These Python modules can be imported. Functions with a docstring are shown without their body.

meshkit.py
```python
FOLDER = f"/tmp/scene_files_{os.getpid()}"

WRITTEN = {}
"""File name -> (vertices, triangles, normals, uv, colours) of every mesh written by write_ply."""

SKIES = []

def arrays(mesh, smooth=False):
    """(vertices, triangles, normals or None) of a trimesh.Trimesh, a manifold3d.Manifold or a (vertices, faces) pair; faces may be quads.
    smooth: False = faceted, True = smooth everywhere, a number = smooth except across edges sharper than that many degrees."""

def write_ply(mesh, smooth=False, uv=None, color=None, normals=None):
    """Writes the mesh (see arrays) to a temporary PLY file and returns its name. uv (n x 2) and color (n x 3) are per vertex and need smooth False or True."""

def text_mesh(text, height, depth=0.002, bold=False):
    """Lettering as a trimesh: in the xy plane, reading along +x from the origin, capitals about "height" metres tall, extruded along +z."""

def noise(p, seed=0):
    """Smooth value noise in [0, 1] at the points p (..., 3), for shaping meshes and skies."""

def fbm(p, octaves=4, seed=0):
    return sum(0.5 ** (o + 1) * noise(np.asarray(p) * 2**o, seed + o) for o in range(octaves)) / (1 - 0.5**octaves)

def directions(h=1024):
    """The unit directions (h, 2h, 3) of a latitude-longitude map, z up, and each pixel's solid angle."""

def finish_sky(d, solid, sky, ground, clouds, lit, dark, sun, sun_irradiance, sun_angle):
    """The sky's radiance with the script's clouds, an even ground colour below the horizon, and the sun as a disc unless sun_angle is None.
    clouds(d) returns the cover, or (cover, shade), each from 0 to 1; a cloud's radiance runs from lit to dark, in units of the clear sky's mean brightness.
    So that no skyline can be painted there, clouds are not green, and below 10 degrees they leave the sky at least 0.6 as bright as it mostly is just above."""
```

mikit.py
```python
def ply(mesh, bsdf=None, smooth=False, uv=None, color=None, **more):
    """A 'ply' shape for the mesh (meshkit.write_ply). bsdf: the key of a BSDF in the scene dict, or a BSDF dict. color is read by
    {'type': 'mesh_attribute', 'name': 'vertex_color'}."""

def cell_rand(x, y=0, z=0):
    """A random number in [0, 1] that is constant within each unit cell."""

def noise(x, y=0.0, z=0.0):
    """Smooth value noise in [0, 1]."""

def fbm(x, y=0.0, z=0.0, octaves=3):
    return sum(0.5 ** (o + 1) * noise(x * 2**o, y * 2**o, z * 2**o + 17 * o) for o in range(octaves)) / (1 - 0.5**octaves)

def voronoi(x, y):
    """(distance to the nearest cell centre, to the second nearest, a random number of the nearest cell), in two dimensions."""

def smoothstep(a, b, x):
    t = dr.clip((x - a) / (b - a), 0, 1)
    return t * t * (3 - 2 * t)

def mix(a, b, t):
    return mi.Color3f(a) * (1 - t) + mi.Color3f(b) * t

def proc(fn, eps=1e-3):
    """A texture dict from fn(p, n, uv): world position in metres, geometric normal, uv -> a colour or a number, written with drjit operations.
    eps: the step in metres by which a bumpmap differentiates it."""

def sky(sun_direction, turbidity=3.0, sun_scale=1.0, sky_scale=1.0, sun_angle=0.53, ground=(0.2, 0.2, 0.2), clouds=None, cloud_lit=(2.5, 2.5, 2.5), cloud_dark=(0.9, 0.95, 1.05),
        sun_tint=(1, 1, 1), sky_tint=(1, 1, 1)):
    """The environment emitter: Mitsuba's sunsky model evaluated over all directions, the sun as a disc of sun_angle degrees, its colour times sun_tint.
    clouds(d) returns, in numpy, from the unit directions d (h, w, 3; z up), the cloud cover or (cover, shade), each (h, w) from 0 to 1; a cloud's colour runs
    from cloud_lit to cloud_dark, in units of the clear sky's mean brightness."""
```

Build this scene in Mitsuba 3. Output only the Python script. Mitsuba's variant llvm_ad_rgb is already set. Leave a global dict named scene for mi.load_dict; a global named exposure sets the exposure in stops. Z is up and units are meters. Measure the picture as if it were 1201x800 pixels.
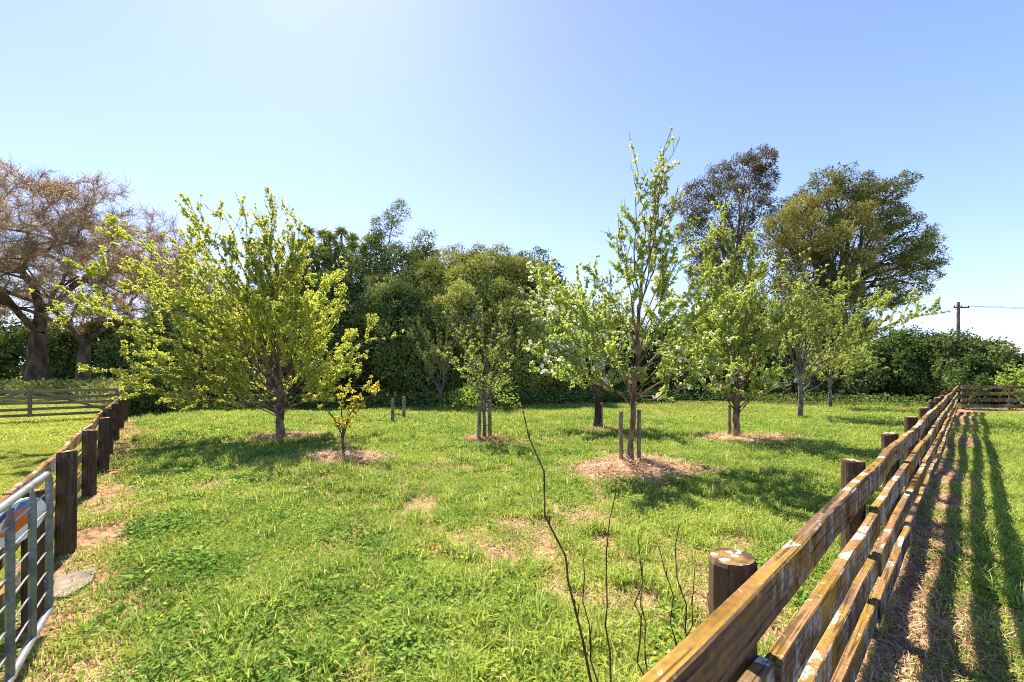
import math, numpy as np, trimesh, drjit as dr, mitsuba as mi, mikit, meshkit
from mikit import noise, fbm, voronoi, smoothstep, mix, cell_rand

T = mi.ScalarTransform4f
scene, labels = {}, {}
PI = math.pi

# ------------------------------------------------------------------ camera, sky, exposure
EYE = 1.8
F = 500.0                      # focal length in pixels of a 1201 px wide picture
scene['camera'] = {'type': 'perspective', 'fov': math.degrees(2 * math.atan(600.5 / F)), 'fov_axis': 'x', 'near_clip': 0.05, 'far_clip': 9000.0,
                   'principal_point_offset_y': -37.0 / 800,
                   'to_world': T().look_at(origin=[0, 0, EYE], target=[0, 1, EYE], up=[0, 0, 1])}
SUN_AZ, SUN_EL = math.radians(-28), math.radians(53)
SUN = np.array([math.cos(SUN_EL) * math.sin(SUN_AZ), math.cos(SUN_EL) * math.cos(SUN_AZ), math.sin(SUN_EL)])


def low_clouds(d):
    az = np.degrees(np.arctan2(d[..., 0], d[..., 1]))
    el = np.degrees(np.arcsin(np.clip(d[..., 2], -1, 1)))
    n = meshkit.fbm(np.stack([az * 0.22, el * 0.9, az * 0 + 3.0], -1), 5, 5)
    bank = np.clip((n - 0.44 + 0.16 * np.clip((az - 40) / 8, 0, 1)) * 6, 0, 1) * np.clip((3.6 - el + 1.2 * (n - 0.5)) / 0.5, 0, 1)
    return np.clip(bank * 0.85, 0, 1), np.clip(0.35 * (2.6 - el) / 2.6, 0, 1)


scene['sky'] = mikit.sky(SUN.tolist(), turbidity=2.2, sky_tint=(0.90, 0.76, 0.86), ground=(0.12, 0.13, 0.06), clouds=low_clouds, cloud_lit=(2.0, 2.0, 2.05), cloud_dark=(1.2, 1.3, 1.5))
exposure = 3.42


# ------------------------------------------------------------------ helpers
def tag(key, label=None, cat=None, group=None, kind=None):
    d = {}
    for k, v in (('label', label), ('category', cat), ('group', group), ('kind', kind)):
        if v:
            d[k] = v
    labels[key] = d


taken = {}


def numbered(name):
    n = taken.get(name, 0)
    taken[name] = n + 1
    return name if n == 0 else f'{name}_{n:03d}'


def put(key, mesh, mat, uv=None, smooth=False):
    scene[key] = mikit.ply(mesh, mat, smooth=smooth, uv=uv)
    return key


def unit(v):
    v = np.asarray(v, float)
    return v / np.maximum(np.linalg.norm(v, axis=-1, keepdims=True), 1e-12)


def gz(x, y):
    """Height of the ground."""
    x, y = np.asarray(x, float), np.asarray(y, float)
    p = np.stack([x * 0.35, y * 0.35, x * 0], -1)
    q = np.stack([x * 1.6, y * 1.6, x * 0 + 5], -1)
    amp = np.clip(1 - np.hypot(x, y) / 400, 0, 1)
    return amp * ((meshkit.noise(p, 3) - 0.5) * 0.14 + (meshkit.noise(q, 4) - 0.5) * 0.05)


def tubes(branches, sides=6, across=None):
    """One mesh (vertices, triangles) of many tapered tubes: branches = [(points k x 3, radii k)]."""
    V, Fc, at = [], [], 0
    byk = {}
    for p, r in branches:
        byk.setdefault(len(p), []).append((p, r))
    for k, lst in byk.items():
        P = np.array([p for p, _ in lst], float)
        R = np.array([r for _, r in lst], float)
        t = np.gradient(P, axis=1)
        t = unit(t)
        m = unit(P[:, -1] - P[:, 0])
        ref = np.where(np.abs(m[:, 2:]) < 0.8, [[0, 0, 1.0]], [[1.0, 0, 0]])
        if across is not None:
            ref = np.asarray(across, float)[None]
        a = unit(np.cross(t, ref[:, None, :]))
        b = np.cross(t, a)
        ang = np.arange(sides) * 2 * PI / sides
        v = P[:, :, None] + R[:, :, None, None] * (np.cos(ang)[None, None, :, None] * a[:, :, None] + np.sin(ang)[None, None, :, None] * b[:, :, None])
        n = len(lst)
        v = v.reshape(n, k * sides, 3)
        i, j = np.meshgrid(np.arange(k - 1), np.arange(sides), indexing='ij')
        q = np.stack([i * sides + j, i * sides + (j + 1) % sides, (i + 1) * sides + (j + 1) % sides, (i + 1) * sides + j], -1).reshape(-1, 4)
        f = np.vstack([q[:, [0, 1, 2]], q[:, [0, 2, 3]]])
        if sides > 4:
            cap = np.array([[(k - 1) * sides, (k - 1) * sides + s, (k - 1) * sides + s + 1] for s in range(1, sides - 1)])
            f = np.vstack([f, cap])
        f = f[None] + (np.arange(n) * k * sides)[:, None, None] + at
        V.append(v.reshape(-1, 3))
        Fc.append(f.reshape(-1, 3))
        at += n * k * sides
    return np.vstack(V), np.vstack(Fc)


def leaf_mesh(rng, pos, axis, normal, length, width, fold=0.25, droop=0.0):
    """Folded rhombic leaves of two triangles: base, left, tip, right. Returns (v, f, uv) with uv.x a random number per leaf."""
    n = len(pos)
    axis = unit(axis)
    side = unit(np.cross(normal, axis))
    nn = np.cross(axis, side)
    L, W = np.reshape(length, (-1, 1)) * np.ones((n, 1)), np.reshape(width, (-1, 1)) * np.ones((n, 1))
    mid = pos + axis * L * 0.45
    up = nn * W * fold
    base, tip = pos, pos + axis * L - np.array([0, 0, 1.0]) * L * droop
    v = np.stack([base, mid - side * W * 0.5 + up, tip, mid + side * W * 0.5 + up], 1).reshape(-1, 3)
    i = np.arange(n)[:, None] * 4
    f = np.concatenate([i + [[0, 2, 1]], i + [[0, 3, 2]]], 1).reshape(-1, 3)
    r = rng.random(n)
    uv = np.stack([np.repeat(r, 4), np.tile([0, 0.45, 1, 0.45], n)], -1)
    return v, f, uv


def merge(parts):
    V, Fc, U, at = [], [], [], 0
    for v, f, u in parts:
        V.append(v); Fc.append(f + at); U.append(u)
        at += len(v)
    return np.vstack(V), np.vstack(Fc), np.vstack(U)


def rand_dirs(rng, n):
    return unit(rng.normal(size=(n, 3)))


# ------------------------------------------------------------------ materials
def leaf_mat(name, dark, mid, light, trans=1.0, rough=0.55, scale=0.6):
    dark, mid, light = (tuple(map(float, c)) for c in (dark, mid, light))

    def fn(p, n, uv):
        a = mix(dark, mid, smoothstep(0.0, 0.55, uv.x))
        a = mix(a, light, smoothstep(0.55, 1.0, uv.x))
        k = noise(p.x * scale, p.y * scale, p.z * scale)
        return a * (0.72 + 0.56 * k)
    scene[name] = {'type': 'principledthin', 'base_color': mikit.proc(fn), 'roughness': rough, 'diff_trans': trans, 'eta': 1.35}


def bark_mat(name, a, b, sc=9.0):
    a, b = tuple(map(float, a)), tuple(map(float, b))

    def fn(p, n, uv):
        k = fbm(p.x * sc, p.y * sc, p.z * sc * 0.35, 4)
        l = noise(p.x * 2.3, p.y * 2.3, p.z * 2.3)
        return mix(a, b, smoothstep(0.3, 0.7, k)) * (0.75 + 0.5 * l)
    scene[name] = {'type': 'twosided', 'bsdf': {'type': 'diffuse', 'reflectance': mikit.proc(fn)}}


leaf_mat('leaf_plum', (0.27, 0.37, 0.06), (0.52, 0.58, 0.11), (0.70, 0.66, 0.19), 1.1, 0.4)
leaf_mat('leaf_pear', (0.22, 0.34, 0.065), (0.40, 0.51, 0.11), (0.56, 0.60, 0.19), 1.05, 0.4)
leaf_mat('leaf_apple', (0.21, 0.30, 0.06), (0.38, 0.47, 0.10), (0.54, 0.55, 0.18), 1.05, 0.4)
leaf_mat('leaf_gold', (0.40, 0.42, 0.06), (0.60, 0.50, 0.06), (0.68, 0.60, 0.12), 1.0)
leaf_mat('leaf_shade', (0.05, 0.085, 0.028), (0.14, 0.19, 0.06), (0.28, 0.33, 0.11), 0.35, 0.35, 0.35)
leaf_mat('leaf_dome', (0.20, 0.235, 0.06), (0.40, 0.43, 0.105), (0.58, 0.57, 0.18), 0.45, 0.4, 0.4)
leaf_mat('leaf_ivy', (0.18, 0.18, 0.055), (0.33, 0.31, 0.095), (0.46, 0.42, 0.16), 0.45, 0.4, 0.4)
leaf_mat('leaf_olive', (0.13, 0.17, 0.05), (0.27, 0.31, 0.09), (0.42, 0.44, 0.15), 0.4, 0.4, 0.4)
leaf_mat('leaf_cypress', (0.08, 0.115, 0.035), (0.20, 0.235, 0.07), (0.42, 0.40, 0.14), 0.35, 0.4, 0.3)
leaf_mat('leaf_bronze', (0.075, 0.08, 0.042), (0.16, 0.15, 0.075), (0.28, 0.24, 0.12), 0.4, 0.45, 0.3)
leaf_mat('leaf_bud', (0.40, 0.25, 0.14), (0.56, 0.39, 0.21), (0.56, 0.54, 0.24), 1.0, 0.6, 0.15)
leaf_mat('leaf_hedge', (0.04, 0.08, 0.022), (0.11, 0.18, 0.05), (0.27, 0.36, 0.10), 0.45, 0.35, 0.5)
leaf_mat('leaf_bright', (0.18, 0.30, 0.045), (0.32, 0.46, 0.08), (0.48, 0.56, 0.13), 1.0, 0.4, 0.5)
leaf_mat('petal_white', (0.75, 0.75, 0.70), (0.8, 0.8, 0.77), (0.85, 0.85, 0.84), 0.8, 0.7)
leaf_mat('petal_yellow', (0.75, 0.55, 0.02), (0.8, 0.6, 0.02), (0.85, 0.65, 0.03), 0.6, 0.6)
bark_mat('bark_fruit', (0.10, 0.068, 0.047), (0.26, 0.185, 0.13), 14)
bark_mat('bark_grey', (0.10, 0.088, 0.07), (0.26, 0.23, 0.19), 14)
bark_mat('bark_oak', (0.06, 0.048, 0.038), (0.16, 0.13, 0.105), 3)
bark_mat('bark_twig', (0.19, 0.14, 0.105), (0.38, 0.29, 0.215), 3)
bark_mat('bark_dark', (0.05, 0.04, 0.032), (0.12, 0.10, 0.08), 4)
bark_mat('bark_stem', (0.07, 0.045, 0.035), (0.15, 0.10, 0.075), 30)
bark_mat('stake_wood', (0.15, 0.115, 0.075), (0.30, 0.25, 0.17), 22)


# where the fences run (plan view)
UR = np.array([0.733, 0.680]); NR = np.array([0.680, -0.733])      # right fence: along, and away from the orchard
UL = np.array([-0.656, 0.755]); NL = np.array([0.755, 0.656])      # left fence: along, and into the orchard
PL0 = np.array([-4.45, 4.25])                                       # a post of the left fence
FENCE_R = -0.45
FAR_Y = 20.6


def grass_mat(name, root, low, high, tip, trans=1.0):
    root, low, high, tip = (tuple(map(float, c)) for c in (root, low, high, tip))

    def fn(p, n, uv):
        k = fbm(p.x * 0.55, p.y * 0.55, 2.0, 3)
        j = noise(p.x * 3.1, p.y * 3.1, 7.0)
        sl = (p.x - float(PL0[0])) * float(NL[0]) + (p.y - float(PL0[1])) * float(NL[1])
        lawn = smoothstep(-0.05, -0.3, sl) * 0.75
        c = mix(mix(low, (0.30, 0.36, 0.06), lawn), mix(high, (0.45, 0.49, 0.10), lawn), smoothstep(0.2, 0.8, 0.45 * uv.x + 0.35 * k + 0.3 * j))
        c = mix(c, tip, smoothstep(0.78, 1.0, uv.x) * 0.8)
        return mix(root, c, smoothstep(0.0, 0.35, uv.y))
    scene[name] = {'type': 'principledthin', 'base_color': mikit.proc(fn), 'roughness': 0.32, 'diff_trans': trans, 'eta': 1.5}


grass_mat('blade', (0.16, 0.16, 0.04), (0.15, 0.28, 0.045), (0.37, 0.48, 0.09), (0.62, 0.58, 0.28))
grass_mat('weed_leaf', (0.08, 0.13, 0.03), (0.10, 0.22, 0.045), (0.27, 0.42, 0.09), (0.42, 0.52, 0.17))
grass_mat('straw_blade', (0.34, 0.23, 0.14), (0.24, 0.15, 0.09), (0.68, 0.51, 0.34), (0.80, 0.70, 0.53), 0.5)


def ground_fn(p, n, uv):
    x, y = p.x, p.y
    sr = x * float(NR[0]) + y * float(NR[1]) - FENCE_R              # > 0: lane side of the right fence
    sl = (x - float(PL0[0])) * float(NL[0]) + (y - float(PL0[1])) * float(NL[1])   # < 0: lawn side of the left fence
    big, med, fine = fbm(x * 0.45, y * 0.45, 0.0, 4), fbm(x * 2.2, y * 2.2, 4.0, 4), fbm(x * 14, y * 14, 9.0, 4)
    green = mix((0.07, 0.11, 0.025), (0.16, 0.21, 0.05), med)
    green = mix(green, (0.24, 0.22, 0.08), smoothstep(0.5, 0.75, fine) * 0.6)
    soil = mix((0.10, 0.06, 0.038), (0.38, 0.245, 0.155), smoothstep(0.25, 0.75, 0.6 * fine + 0.4 * fbm(x * 40, y * 40, 3.0, 3)))
    lawn = mix((0.15, 0.20, 0.035), (0.23, 0.27, 0.055), med)
    bare = smoothstep(0.55, 0.66, 0.55 * big + 0.45 * med + 0.05 * fine)
    near_l = (1 - smoothstep(0.35, 1.1, sl + 0.9 * (med - 0.5))) * smoothstep(-0.35, -0.1, sl)
    near_l = near_l * smoothstep(2.0, 3.0, y)
    near_r = smoothstep(-0.30, -0.15, sr + 0.3 * (med - 0.5)) * (1 - smoothstep(0.36, 0.6, sr + 0.25 * (med - 0.5)))
    far_strip = smoothstep(18.3, 18.9, y + 0.6 * (med - 0.5)) * smoothstep(0.0, 0.3, sr)
    thatch = mix((0.17, 0.12, 0.065), (0.36, 0.26, 0.155), fine)
    c = mix(mix(green, thatch, 0.2 + 0.42 * smoothstep(14, 7, y)), lawn, smoothstep(0.05, -0.2, sl))
    c = mix(c, soil, dr.maximum(dr.maximum(bare * smoothstep(0.0, 0.2, sl) * 0.9, near_l * 0.85), dr.maximum(near_r, far_strip * 0.8)))
    litter = mix((0.05, 0.045, 0.025), (0.10, 0.09, 0.05), fine)
    return mix(c, litter, smoothstep(22.5, 24.5, y + 0.05 * dr.abs(x) + 3 * (big - 0.5)) * (1 - smoothstep(60, 80, y)) * smoothstep(-17, -14, x + 0.3 * (y - 22)))


scene['soil'] = {'type': 'twosided', 'bsdf': {'type': 'bumpmap', 'arbitrary': mikit.proc(lambda p, n, uv: fbm(p.x * 18, p.y * 18, 1.0, 4), eps=0.004), 'scale': 0.03,
                                              'bsdf': {'type': 'diffuse', 'reflectance': mikit.proc(ground_fn)}}}


def wood_fn(p, n, uv):
    """Weathered fence timber: u runs along the piece in metres, v round it."""
    u, v = uv.x, uv.y
    grain = fbm(u * 1.3, v * 70, 0.0, 4)
    mid = fbm(u * 3.0, v * 9, 3.0, 4)
    streak = fbm(u * 26.0, v * 3.0, 6.0, 3)
    fine = fbm(u * 45, v * 60, 2.0, 3)
    base = mix((0.055, 0.04, 0.028), (0.19, 0.14, 0.095), grain)
    moss = mix((0.11, 0.068, 0.022), (0.32, 0.215, 0.06), mid)
    pale = mix((0.15, 0.17, 0.165), (0.33, 0.37, 0.37), streak) * (0.6 + 0.8 * fine)
    top = smoothstep(0.5, 0.8, n.z)
    c = mix(base, moss, smoothstep(0.40, 0.66, fbm(u * 1.6, v * 5, 11.0, 3) + 0.10 * top + 0.12 * (streak - 0.5)))
    c = mix(c, pale, smoothstep(0.48, 0.64, 0.55 * fbm(u * 3.4, v * 7, 17.0, 4) + 0.33 * streak + 0.12 * fine) * (1 - top) * 0.7)
    c = mix(c, mix((0.16, 0.09, 0.05), (0.32, 0.20, 0.12), grain), top * smoothstep(0.5, 0.64, fbm(u * 2.2, v * 8, 23.0, 3)) * 0.75)
    wu, wv = u + 0.05 * (fbm(u * 16, v * 16, 41.0, 3) - 0.5), v + 0.05 * (fbm(u * 16, v * 16, 47.0, 3) - 0.5)
    d1, d2, w = voronoi(wu * 5.5, wv * 9.0 + 3.3)
    spot = smoothstep(0.38, 0.27, d1 / (0.35 + 1.0 * w) + 0.35 * (fbm(u * 40, v * 40, 2.0, 3) - 0.5)) * dr.select(w > 0.5, 1.0, 0.0)
    e1, e2, w2 = voronoi(wu * 34.0, wv * 34.0)
    spot2 = smoothstep(0.32, 0.25, e1) * dr.select(w2 > 0.93, 1.0, 0.0) * 0.6
    white = mix((0.24, 0.24, 0.19), (0.56, 0.57, 0.52), smoothstep(0.3, 0.6, fbm(u * 70, v * 70, 5.0, 3)))
    patchy = smoothstep(0.38, 0.5, fbm((u + 0.9) * 1.1, 3.0, 31.0, 2))
    c = mix(c, white, dr.maximum(spot * patchy, spot2 * 0.8) * (0.06 + 0.74 * top))
    crack = smoothstep(0.06, 0.02, dr.abs(fbm(u * 0.9, v * 38, 13.0, 3) - 0.5)) * smoothstep(0.42, 0.55, mid)
    rust = smoothstep(0.6, 0.75, fbm(u * 18, v * 1.2, 27.0, 2)) * (1 - top)
    c = mix(c, c * mi.Color3f(0.45, 0.42, 0.42), rust * 0.7)
    return c * (0.72 + 0.55 * fine) * (1 - 0.6 * crack)


def post_fn(p, n, uv):
    u, v = uv.x, uv.y
    grain = fbm(u * 2.0, v * 80, 0.0, 4)
    c = mix((0.032, 0.023, 0.017), (0.13, 0.088, 0.058), grain)
    c = mix(c, (0.16, 0.15, 0.12), smoothstep(0.5, 0.75, fbm(u * 14, v * 60, 8.0, 3)) * 0.35)
    top = smoothstep(0.6, 0.85, n.z)
    e1, e2, w2 = voronoi(p.x * 32.0, p.y * 32.0)
    t = mix((0.06, 0.045, 0.033), (0.20, 0.135, 0.06), smoothstep(0.3, 0.7, fbm(p.x * 22, p.y * 22, 3.0, 4)))
    t = mix(t, (0.48, 0.47, 0.42), smoothstep(0.5, 0.3, e1 + 0.4 * (fbm(p.x * 60, p.y * 60, 1.0, 3) - 0.5)) * dr.select(w2 > 0.7, 0.9, 0.0))
    return mix(c, t, top)


scene['rail_wood'] = {'type': 'twosided', 'bsdf': {'type': 'bumpmap', 'arbitrary': mikit.proc(lambda p, n, uv: fbm(uv.x * 2, uv.y * 90, 0.0, 3), eps=0.002), 'scale': 0.004,
                                                   'bsdf': {'type': 'diffuse', 'reflectance': mikit.proc(wood_fn)}}}
scene['post_wood'] = {'type': 'twosided', 'bsdf': {'type': 'diffuse', 'reflectance': mikit.proc(post_fn)}}


def gate_wood_fn(p, n, uv):
    grain = fbm(uv.x * 1.5, uv.y * 60, 0.0, 4)
    return mix((0.10, 0.08, 0.055), (0.25, 0.205, 0.145), grain) * (0.7 + 0.6 * noise(uv.x * 2, uv.y * 5))


scene['gate_wood'] = {'type': 'twosided', 'bsdf': {'type': 'diffuse', 'reflectance': mikit.proc(gate_wood_fn)}}


def galv_fn(p, n, uv):
    k = fbm(p.x * 40, p.y * 40, p.z * 40, 3)
    s = smoothstep(0.55, 0.7, fbm(p.x * 9, p.y * 9, p.z * 9, 3))
    return mix(mix((0.12, 0.135, 0.15), (0.23, 0.25, 0.27), k), (0.10, 0.095, 0.09), s * 0.7)


scene['galvanised'] = {'type': 'twosided', 'bsdf': {'type': 'principled', 'base_color': mikit.proc(galv_fn), 'metallic': 0.25, 'roughness': 0.4}}
for nm, c, r in (('sign_white', (0.78, 0.79, 0.82), 0.35), ('sign_blue', (0.05, 0.22, 0.55), 0.35), ('sign_orange', (0.72, 0.12, 0.03), 0.35), ('sign_navy', (0.03, 0.03, 0.22), 0.35),
                 ('wire_dark', (0.05, 0.05, 0.055), 0.5), ('tie_black', (0.02, 0.02, 0.022), 0.6)):
    scene[nm] = {'type': 'twosided', 'bsdf': {'type': 'principled', 'base_color': {'type': 'rgb', 'value': list(c)}, 'roughness': r}}
scene['slab_stone'] = {'type': 'twosided', 'bsdf': {'type': 'diffuse', 'reflectance': mikit.proc(
    lambda p, n, uv: mix((0.12, 0.105, 0.09), (0.30, 0.27, 0.23), fbm(p.x * 12, p.y * 12, p.z * 12, 4)))}}

# ------------------------------------------------------------------ ground
def axis(a, near, n1, far, n2):
    inner = np.linspace(-near, near, n1)
    out = near + (np.geomspace(1, far, n2) - 1)[1:]
    return np.concatenate([a - out[::-1], a + inner, a + out])


xs, ys = axis(0, 28, 260, 5000, 40), axis(14, 16, 160, 5000, 40)
X, Y = np.meshgrid(xs, ys, indexing='ij')
gv = np.stack([X, Y, gz(X, Y)], -1).reshape(-1, 3)
i, j = np.meshgrid(np.arange(len(xs) - 1), np.arange(len(ys) - 1), indexing='ij')
q = np.stack([i * len(ys) + j, (i + 1) * len(ys) + j, (i + 1) * len(ys) + j + 1, i * len(ys) + j + 1], -1).reshape(-1, 4)
put('ground', (gv, q), 'soil', smooth=True, uv=gv[:, :2])
tag('ground', 'sunlit orchard paddock floor of grass over bare brown soil', kind='structure')


# ------------------------------------------------------------------ timber pieces
def board(length, h, t, seed, bow=0.009, ch=0.006):
    """A plank along +x from 0 to length, centred on y and z; returns (v, f, uv) with flat faces."""
    rng = np.random.default_rng(seed)
    k = max(3, int(length / 0.3) + 1)
    x = np.linspace(0, length, k)
    hy, hz = t / 2, h / 2
    ring = np.array([[-hy + ch, hz], [hy - ch, hz], [hy, hz - ch], [hy, -hz + ch], [hy - ch, -hz], [-hy + ch, -hz], [-hy, -hz + ch], [-hy, hz - ch]])
    per = np.concatenate([[0], np.cumsum(np.linalg.norm(np.diff(np.vstack([ring, ring[:1]]), axis=0), axis=1))])
    wz = np.cumsum(rng.normal(0, bow * 0.5, k)); wz -= np.linspace(wz[0], wz[-1], k)
    wy = np.cumsum(rng.normal(0, bow * 0.5, k)); wy -= np.linspace(wy[0], wy[-1], k)
    wear = 1 + rng.normal(0, 0.012, (k, 8, 1))
    P = np.concatenate([np.broadcast_to(x[:, None, None], (k, 8, 1)), ring[None] * wear + np.stack([wy, wz], -1)[:, None]], -1)
    V, Fc, U, at = [], [], [], 0
    for e in range(8):
        a, b = P[:, e], P[:, (e + 1) % 8]
        v = np.stack([a, b], 1).reshape(-1, 3)
        u = np.stack([np.repeat(x, 2) + seed * 3.71, np.tile([per[e], per[e + 1]], k) + seed * 1.37], -1)
        s = np.arange(k - 1)[:, None] * 2
        f = np.concatenate([s + [[0, 2, 3]], s + [[0, 3, 1]]]).reshape(-1, 3)
        V.append(v); Fc.append(f + at); U.append(u); at += len(v)
    for end in (0, k - 1):
        v = P[end]
        f = np.array([[0, n, n + 1] for n in range(1, 7)])
        f = f if end == 0 else f[:, ::-1]
        V.append(v); Fc.append(f + at); U.append(np.stack([v[:, 1] * 0.3 + seed, v[:, 2]], -1)); at += 8
    return np.vstack(V), np.vstack(Fc), np.vstack(U)


def frame(origin, xdir, zdir=(0, 0, 1)):
    """4x4 placing local x along xdir and z near zdir."""
    x = unit(xdir); y = unit(np.cross(zdir, x)); z = np.cross(x, y)
    m = np.eye(4); m[:3, 0], m[:3, 1], m[:3, 2], m[:3, 3] = x, y, z, origin
    return m


def moved(v, m):
    return v @ m[:3, :3].T + m[:3, 3]


def put_board(key, a, b, h, t, seed, mat='rail_wood', zdir=(0, 0, 1), bow=0.009):
    a, b = np.asarray(a, float), np.asarray(b, float)
    v, f, uv = board(np.linalg.norm(b - a), h, t, seed, bow)
    put(key, (moved(v, frame(a, b - a, zdir)), f), mat, uv=uv)


def post_mesh(base, top, r, seed, sides=20, tilt=0.0):
    """A round post with worn sides and a slightly sloped, chamfered top."""
    rng = np.random.default_rng(seed)
    ang = np.arange(sides) * 2 * PI / sides
    prof = 1 + 0.05 * np.sin(2 * ang + rng.random() * 6) + 0.03 * np.sin(3 * ang + rng.random() * 6) + rng.normal(0, 0.012, sides)
    H = top - base[2]
    zs = np.array([-0.2, 0.1 * H, 0.35 * H, 0.65 * H, H - 0.012, H])
    rs = r * np.array([1.03, 1.02, 1.0, 0.985, 0.975, 0.90])
    lx, ly = rng.normal(0, 0.012, 2)
    sl = rng.normal(0, 0.05, 2) + np.array([0, tilt])
    rows = []
    for z, rr in zip(zs, rs):
        x, y = rr * prof * np.cos(ang), rr * prof * np.sin(ang)
        dz = (x * sl[0] + y * sl[1]) if z > H - 0.05 else 0
        rows.append(np.stack([base[0] + x + lx * z, base[1] + y + ly * z, base[2] + z + dz + 0 * x], -1))
    V, Fc, U, at = [], [], [], 0
    for e in range(sides):
        g = (e + 1) % sides
        v = np.array([[rows[k][e], rows[k][g]] for k in range(len(zs))]).reshape(-1, 3)
        u = np.stack([np.repeat(zs, 2) + seed * 2.3, np.tile([e, e + 1], len(zs)) * 2 * PI * r / sides], -1)
        s = np.arange(len(zs) - 1)[:, None] * 2
        f = np.concatenate([s + [[0, 1, 3]], s + [[0, 3, 2]]]).reshape(-1, 3)
        V.append(v); Fc.append(f + at); U.append(u); at += len(v)
    v = np.vstack([rows[-1], rows[-1].mean(0)[None]])
    f = np.array([[e, (e + 1) % sides, sides] for e in range(sides)])
    V.append(v); Fc.append(f + at); U.append(v[:, :2])
    return np.vstack(V), np.vstack(Fc), np.vstack(U)


def put_post(key, xy, top, r, seed, mat='post_wood', sides=20):
    z = float(gz(*xy))
    v, f, uv = post_mesh((xy[0], xy[1], z), top, r, seed, sides)
    put(key, (v, f), mat, uv=uv)


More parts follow.
